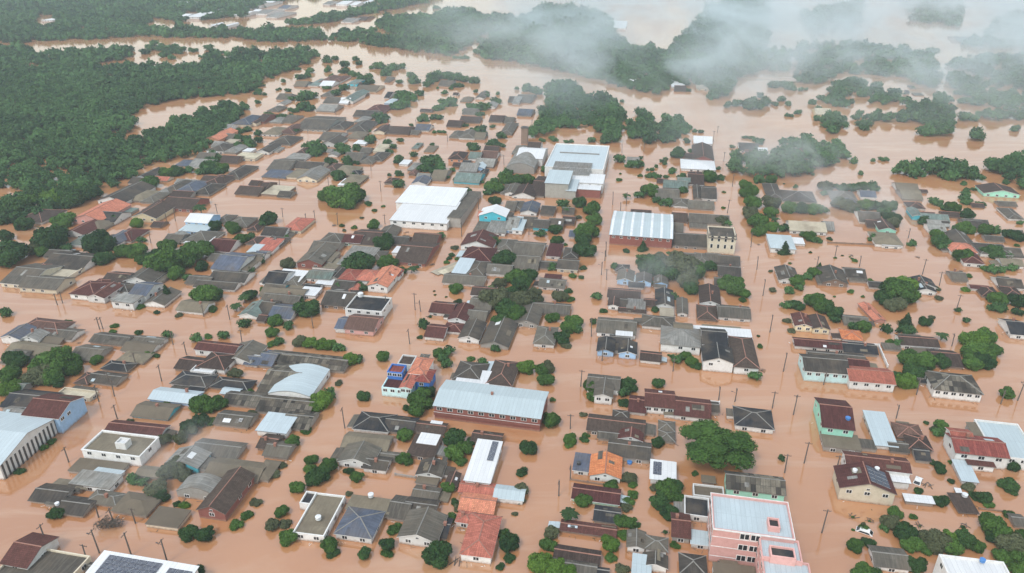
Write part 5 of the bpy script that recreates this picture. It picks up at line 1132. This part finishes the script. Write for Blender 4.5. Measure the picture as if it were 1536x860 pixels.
# flotsam: sticks, boards and bottles caught along walls and in slack water; nobody could count it
fl = MB(); fr = random.Random(21)
for h in HOUSES:
    if h['dist'] > 330 or fr.random() < .35: continue
    o = h['o']; w, d = h['w'], h['d']; rz = o.rotation_euler.z
    for _ in range(fr.randint(3, 12)):
        lx, ly = fr.uniform(-w/2, w/2), -d/2-abs(fr.gauss(.2, .5))-.2
        if fr.random() < .4: lx, ly = fr.choice((-1, 1))*(w/2+abs(fr.gauss(.2, .4))+.3), fr.uniform(-d/2, d/2)
        x = o.location.x+math.cos(rz)*lx-math.sin(rz)*ly; y = o.location.y+math.sin(rz)*lx+math.cos(rz)*ly
        a = fr.uniform(0, 3.14); L = fr.uniform(.1, .6)
        fl.tube((x-math.cos(a)*L, y-math.sin(a)*L, .02), (x+math.cos(a)*L, y+math.sin(a)*L, .04), fr.uniform(.03, .10), .03, 4, fr.choice((0, 0, 0, 0, 1, 2)))
o = obj('flotsam', fl.mesh('flotsam', [M_WOOD, M_TRIM, M_LEAFO])); tag(o, 'sticks, boards and litter caught along the drowned walls', 'flotsam', kind='stuff')
# ------------------------------------------------------------------ which small buildings are sheds, which large ones halls; the farthest houses as one mass
for h in HOUSES:
    A = h['w']*h['d']; big = 'id' in h['opt']
    if h['opt'].get('name', 'house') != 'house': h['kind'] = h['opt']['name']
    elif A < 48 and h['n'] == 0: h['kind'] = 'shed'
    elif A > 330 or big: h['kind'] = 'building'
    elif h['typ'] in 'fp' and h['n'] == 0: h['kind'] = 'flat_roofed_house'
    else: h['kind'] = 'house'
    h['o'].name = h['kind']; h['size'] = A/(h['dist']**2)*(.3+abs(h['py'])/600)
cand = sorted([h for h in HOUSES if h['kind'] in ('house', 'shed')], key=lambda h: -h['size'])
for kd, lim in (('house', 285), ('shed', 90)):
    L = [h for h in cand if h['kind'] == kd]
    for h in L[lim:]: h['merge'] = True
mergeo = [h for h in HOUSES if h.get('merge')]
if mergeo:
    bpy.context.view_layer.update()
    me = bpy.data.meshes.new('distant_houses'); bm = bmesh.new(); mats = []; uvl = None
    bm.loops.layers.uv.new("UVMap")
    for h in mergeo:
        for c in list(h['o'].children):
            if c.type == 'MESH' and c.name.split('.')[0] in ('wall', 'roof'):
                t = c.data.copy(); t.transform(c.matrix_world)
                n0 = len(bm.faces); bm.from_mesh(t); bm.faces.ensure_lookup_table()
                idx = []
                for m in c.data.materials:
                    if m not in mats: mats.append(m)
                    idx.append(mats.index(m))
                for f in bm.faces[n0:]: f.material_index = idx[f.material_index]
                bpy.data.meshes.remove(t)
            bpy.data.objects.remove(c, do_unlink=True)
        bpy.data.objects.remove(h['o'], do_unlink=True)
    bm.to_mesh(me); bm.free()
    for m in mats: me.materials.append(m)
    o = bpy.data.objects.new('distant_houses', me); COL.objects.link(o)
    tag(o, 'many small drowned houses and sheds far back among the trees', 'houses', kind='stuff')
HOUSES = [h for h in HOUSES if not h.get('merge')]

# ------------------------------------------------------------------ labels: how each looks, then what it stands beside
LM = [  # landmarks one can find in the photograph
 (1130,800,'the pink apartment block'),(1075,668,'the huge round tree'),(905,700,'the bright orange roof'),(735,615,'the brick school'),
 (614,565,'the blue and orange building'),(635,310,'the white double hall'),(850,250,'the pale roofed plant'),(961,340,'the striped roof hall'),
 (1084,352,'the old cream mansion'),(178,668,'the white flat roofed office'),(60,650,'the long white store'),(205,845,'the solar roof store'),
 (1310,710,'the cream building with maroon roofs'),(1253,630,'the mint green building'),(1240,550,'the turquoise fronted building'),(1435,577,'the old tiled house'),
 (1468,665,'the red and white villa'),(1470,840,'the tall white block'),(445,572,'the pale vaulted roof'),(538,472,'the pink and grey two storey house'),
 (1100,520,'the black roofed houses'),(535,785,'the slate blue roof'),(720,800,'the salmon red roof'),(338,745,'the white trimmed brick house'),
 (1215,484,'the yellow twin gabled house'),(738,325,'the teal gabled house'),(958,420,'the three small blue houses'),(925,525,'the blue twin cottages'),
 (515,297,'the spreading tree in open water'),(130,320,'the salmon roof at the forest edge'),(130,435,'the maroon hipped house'),(585,415,'the salmon roofed white house'),
 (765,455,'the dark wood in the middle block'),(50,555,'the leafy park at the margin'),(1470,525,'the light green double tree'),(1345,440,'the broad tree grove'),
 (1212,338,'the long cream shed'),(1180,365,'the pale blue hipped house'),(1335,345,'the mint gabled house'),(1515,285,'the far mint front house'),
 (870,165,'the square wood'),(990,185,'the ragged lane wood'),(1180,235,'the misty grove'),(1045,215,'the far arched house'),(395,285,'the lone cream roof'),
 (325,720,'the vaulted pale shed'),(300,335,'the sky blue house'),(60,420,'the riverside flat terraces'),(460,190,'the long grey green roof'),(640,230,'the far tree clump'),
 (250,390,'the tangled tree belt'),(1440,760,'the orchard by the white block'),(820,550,'the roadside twin trees'),(700,680,'the garden jungle'),(720,700,'the long white solar roof'),
 (1030,500,'the ornate grey roofed villa'),(1130,735,'the green walled house'),(1215,300,'the dark rounded sheds'),(880,340,'the avenue of dark trees'),(1140,310,'the dark hedge of trees'),
 (1425,345,'the far mixed roofs'),(680,250,'the far teal roofs'),(230,290,'the roofs below the forest'),(590,760,'the joined grey gables'),(845,800,'the light green corner trees'),
]
BIG = {1:''}
used = {}
def rel(px, py, own=None):
    c = sorted(LM, key=lambda q: math.hypot((px-q[0]), (py-q[1])*1.3))
    q = c[0]
    if math.hypot(px-q[0], (py-q[1])*1.3) < 9: q = c[1]
    dx, dy = px-q[0], (py-q[1])*1.3; D = math.hypot(dx, dy)
    far = '' if D < 45 else 'further '
    if abs(dx) > abs(dy)*1.8: w = 'right of' if dx > 0 else 'left of'
    elif abs(dy) > abs(dx)*1.8: w = 'in front of' if dy > 0 else 'behind'
    else: w = ('in front and ' if dy > 0 else 'behind and ') + ('right of' if dx > 0 else 'left of')
    return w, q[2], D
ORD = ['', 'second', 'third', 'fourth', 'fifth', 'sixth', 'seventh', 'eighth', 'ninth', 'tenth', 'eleventh', 'twelfth', 'thirteenth', 'fourteenth', 'fifteenth']
items = {}
NICE = {'two': 'two storey grey house with dark roof, pink house before it', 'curved': 'pale metal vaulted roof among patched dark roofs', 'pale': 'pale metal sheet roof at the end of the patched sheds',
 'ornate': 'white villa with pale ornate hipped roofs', 'tall': 'white walled house block with black roofs and a grey hipped wing', 'tiled': 'long white house under a mottled dark tiled roof',
 'turq': 'turquoise fronted building with charcoal roof joined to a red roofed wing', 'mint': 'mint green building with a wide maroon roof standing in the flood', 'court': 'cream building with maroon roofs and a dark solar roof',
 'villa': 'white villa with red tiled roofs and a red porch', 'white': 'tall white block with a white sheet roof at the corner', 'store': 'long white store with dark pilasters and pale roof along the street',
 'lotus': 'white office with a flat walled roof and rooftop box', 'brick': 'brick house with white trimmed gables and dark brown roof', 'flatroof': 'grey flat walled roof at the bottom margin', 'solar': 'white roofed store covered with dark solar panels',
 'flat2': 'long tan flat roof inside a white parapet', 'slate': 'house with a wide slate blue hipped roof', 'longwhite': 'long narrow white roof carrying a row of solar panels', 'salmon': 'house with a big salmon red hipped roof and white porch',
 'orange': 'house with a bright orange gabled roof', 'whitesolar': 'small white roof with black solar panels behind the dense trees', 'green': 'green walled house with a sooty patched roof', 'plant': 'industrial plant with pale blue roof, green block and arched hall',
 'hall': 'white double hall with grey side annex', 'stripe': 'red brick hall with pale roof and white stripes', 'historic': 'old cream two storey mansion with dark cornice and arched windows', 'school': 'long brick school with pale blue roof and gallery',
 'bluered': 'pale turquoise and deep blue building with orange red roofs', 'pink': 'tall pink apartment block with walled pale metal roofs'}
for h in HOUSES:
    idn = h['opt'].get('id')
    if idn: h['o']['label'] = NICE[idn]; h['o']['category'] = 'building'; continue
    rw = ROOFS[h['rk']][2]; ww = WALLS[h['wk']][1]
    sz = 'large ' if h['w']*h['d'] > 180 else ('small ' if h['w']*h['d'] < 75 else '')
    if h['kind'] == 'floating_roof_sheet': d = 'loose cream roof sheet adrift'; cat = 'roof sheet'
    elif h['kind'] == 'shed': d = f"small {rw} {TYPEW[h['typ']]} shed roof"; cat = 'shed'
    else:
        d = f"{sz}house with {rw} {TYPEW[h['typ']]} roof" if h['e'] < 1.25 else f"{sz}{ww} house with {rw} {TYPEW[h['typ']]} roof"; cat = 'house'
        if h['kind'] == 'building': d = d.replace('house', 'building'); cat = 'building'
    h['o']['category'] = cat; h['o']['group'] = {'shed': 'sheds and garages in the flooded yards', 'house': 'flooded houses along the town streets', 'building': 'large buildings of the town', 'roof sheet': 'roof sheets afloat'}[cat]
    w, q, D = rel(h['px'], h['py']); items.setdefault((d, w, q), []).append((D, h['o']))
TW = {M_LEAF.name: 'green', M_LEAFD.name: 'dark green', M_LEAFL.name: 'light green', M_LEAFO.name: 'olive green', M_TWIG.name: 'bare grey', M_PALM.name: 'green'}
for t in TREES:
    if t['name'] == 'driftwood': d = 'raft of brown driftwood'
    else:
        c = TW[t['m'].name]; nm = {'bush': 'bush', 'tree': 'tree', 'palm_tree': 'palm tree', 'conifer_tree': 'conifer'}[t['name']]
        if t['kind'] == 'w': c = 'bare grey'
        sz = 'tiny ' if t['R'] < .9 else 'small ' if t['R'] < 2.2 else 'broad ' if t['R'] > 4.6 else 'round '
        if nm == 'palm tree': sz = 'tall '
        if nm == 'conifer': sz = 'pointed '
        d = f"{sz}{c} {nm}"
        if t['kind'] == 'B': d = 'huge dense dark green round tree over the yards'
        t['o']['category'] = nm; t['o']['group'] = {'bush': 'bushes and drowned treetops', 'tree': 'garden and street trees', 'palm tree': 'palm trees', 'conifer': 'conifers'}[nm]
    w, q, D = rel(t['px'], t['py']); items.setdefault((d, w, q), []).append((D, t['o']))
for p in POLES:
    p['o']['category'] = 'utility pole'; p['o']['group'] = 'utility poles along the drowned streets'
    w, q, D = rel(p['px'], p['py']); items.setdefault(('grey utility pole in the water', w, q), []).append((D, p['o']))
for (d, w, q), L in items.items():
    L.sort(key=lambda a: a[0])
    for i, (D, o) in enumerate(L):
        q2 = q
        if i == 0: lb = f"{d} {w} {q2}"
        else: lb = f"{d} {w} {q2}, {ORD[i] if i < len(ORD) else 'last'} from it"
        ws = lb.split()
        if len(ws) > 16: lb = lb.replace('in front and ', '').replace('behind and ', ''); ws = lb.split()
        if len(ws) > 16: lb = lb.replace(' from it', '').replace('in the water ', '')
        for cut, by in (('in front and ', ''), ('behind and ', ''), (' from it', ''), (' in the water', ''), ('small ', ''), ('large ', ''), ('white house with', 'house with'), (' pitched', ''), ('two storey ', ''), (' flat roofed', '')):
            if len(lb.split()) > 14: lb = lb.replace(cut, by, 1)
        if lb in used: 
            k = 1
            while f"{lb}, {ORD[k]} such" in used: k += 1
            lb = f"{lb}, {ORD[k]} such"
        used[lb] = 1; o['label'] = lb
for o in bpy.data.objects:
    if '_rot' in o: del o['_rot']

# ------------------------------------------------------------------ air: haze, and low mist drifting over the river
def vol_box(name, x0, x1, y0, y1, z0, z1, label, cat, m):
    g = MB(); g.box(x0, x1, y0, y1, z0, z1, 0, True); me = g.mesh(name, [m])
    bm = bmesh.new(); bm.from_mesh(me); bmesh.ops.remove_doubles(bm, verts=bm.verts, dist=.01); bmesh.ops.recalc_face_normals(bm, faces=bm.faces); bm.to_mesh(me); bm.free()
    o = obj(name, me); tag(o, label, cat, kind='stuff'); return o
HAZE = 0.00019
if HAZE:
    m = bpy.data.materials.new("haze"); m.use_nodes = True; n = m.node_tree.nodes; n.clear()
    ou = n.new("ShaderNodeOutputMaterial"); v = n.new("ShaderNodeVolumePrincipled"); v.inputs['Color'].default_value = (.78, .92, 1, 1)
    v.inputs['Density'].default_value = HAZE; v.inputs['Anisotropy'].default_value = 0.0; m.node_tree.links.new(v.outputs[0], ou.inputs['Volume'])
    vol_box('haze', -9100, 9100, -1600, 12100, BED-1, 160, 'thin pale blue haze over the whole flooded valley', 'haze', m)
MIST = 1
if MIST:
    m = bpy.data.materials.new("drifting mist"); m.use_nodes = True; n = m.node_tree.nodes; l = m.node_tree.links; n.clear()
    ou = n.new("ShaderNodeOutputMaterial"); v = n.new("ShaderNodeVolumePrincipled"); v.inputs['Color'].default_value = (.86, .97, 1, 1)
    ge = n.new("ShaderNodeNewGeometry")
    mp = n.new("ShaderNodeMapping"); l.new(ge.outputs['Position'], mp.inputs['Vector']); mp.inputs['Scale'].default_value = (1, .8, 1.6)
    n1 = noise_tex(n, l, mp.outputs[0], .0105, 6, .58, 1.0)
    # thicker towards the far right, none over the town
    sx = nd(n, "ShaderNodeSeparateXYZ"); l.new(ge.outputs['Position'], sx.inputs[0])
    my = maprange(n, l, sx.outputs[1], 360, 700, 0, 1)
    mx = maprange(n, l, sx.outputs[0], -120, 130, 0, 1)
    mz = maprange(n, l, sx.outputs[2], 12, 58, 1, 0)
    th = nd(n, "ShaderNodeMath", operation='MULTIPLY'); l.new(my, th.inputs[0]); l.new(mx, th.inputs[1])
    th2 = nd(n, "ShaderNodeMath", operation='MULTIPLY'); l.new(th.outputs[0], th2.inputs[0]); l.new(mz, th2.inputs[1])
    base = nd(n, "ShaderNodeMapRange"); l.new(n1, base.inputs[0]); base.inputs[1].default_value = .49; base.inputs[2].default_value = .66; base.inputs[3].default_value = 0.0009; base.inputs[4].default_value = .026
    dn = nd(n, "ShaderNodeMath", operation='MULTIPLY'); l.new(base.outputs[0], dn.inputs[0]); l.new(th2.outputs[0], dn.inputs[1])
    l.new(dn.outputs[0], v.inputs['Density']); l.new(v.outputs[0], ou.inputs['Volume'])
    vol_box('mist', -200, 1300, 350, 1700, 1.5, 72, 'banks of white mist drifting low over the far river bank', 'mist', m)
def wisp(px, py, z, r, rz_, dens, label):
    P = gpt(px, py, z)
    m = bpy.data.materials.new("mist wisp"); m.use_nodes = True; n = m.node_tree.nodes; l = m.node_tree.links; n.clear()
    ou = n.new("ShaderNodeOutputMaterial"); v = n.new("ShaderNodeVolumePrincipled"); v.inputs['Color'].default_value = (.93, .97, 1, 1)
    tc = n.new("ShaderNodeTexCoord"); gr = n.new("ShaderNodeVectorMath"); gr.operation = 'LENGTH'; l.new(tc.outputs['Object'], gr.inputs[0])
    ge = n.new("ShaderNodeNewGeometry"); nz = noise_tex(n, l, ge.outputs['Position'], .05, 4, .6, 1.0)
    f = maprange(n, l, gr.outputs['Value'], .25, .95, 1, 0); q = maprange(n, l, nz, .42, .68, 0, dens)
    mu = nd(n, "ShaderNodeMath", operation='MULTIPLY'); l.new(f, mu.inputs[0]); l.new(q, mu.inputs[1]); l.new(mu.outputs[0], v.inputs['Density']); l.new(v.outputs[0], ou.inputs['Volume'])
    bm = bmesh.new(); bmesh.ops.create_icosphere(bm, subdivisions=3, radius=1); me = bpy.data.meshes.new('mist'); bm.to_mesh(me); bm.free(); me.materials.append(m)
    o = obj('mist', me, None, (P.x, P.y, z), 0, (r, r*.8, rz_)); tag(o, label, 'mist', kind='stuff')
if MIST:
    wisp(255, 680, 9, 20, 7, .03, 'faint grey wisp of mist over the tangled garden trees')
    wisp(985, 415, 10, 32, 8, .022, 'faint wisp of mist over the garden trees by the blue houses')
    wisp(1185, 232, 14, 46, 12, .03, 'thin wisp of mist over the round grove')
    wisp(1275, 300, 12, 40, 10, .03, 'thin wisp of mist over the far gardens')
print("HOUSES", len(HOUSES), "TREES", len(TREES), "CL", len(CL), "merged", len(mergeo))
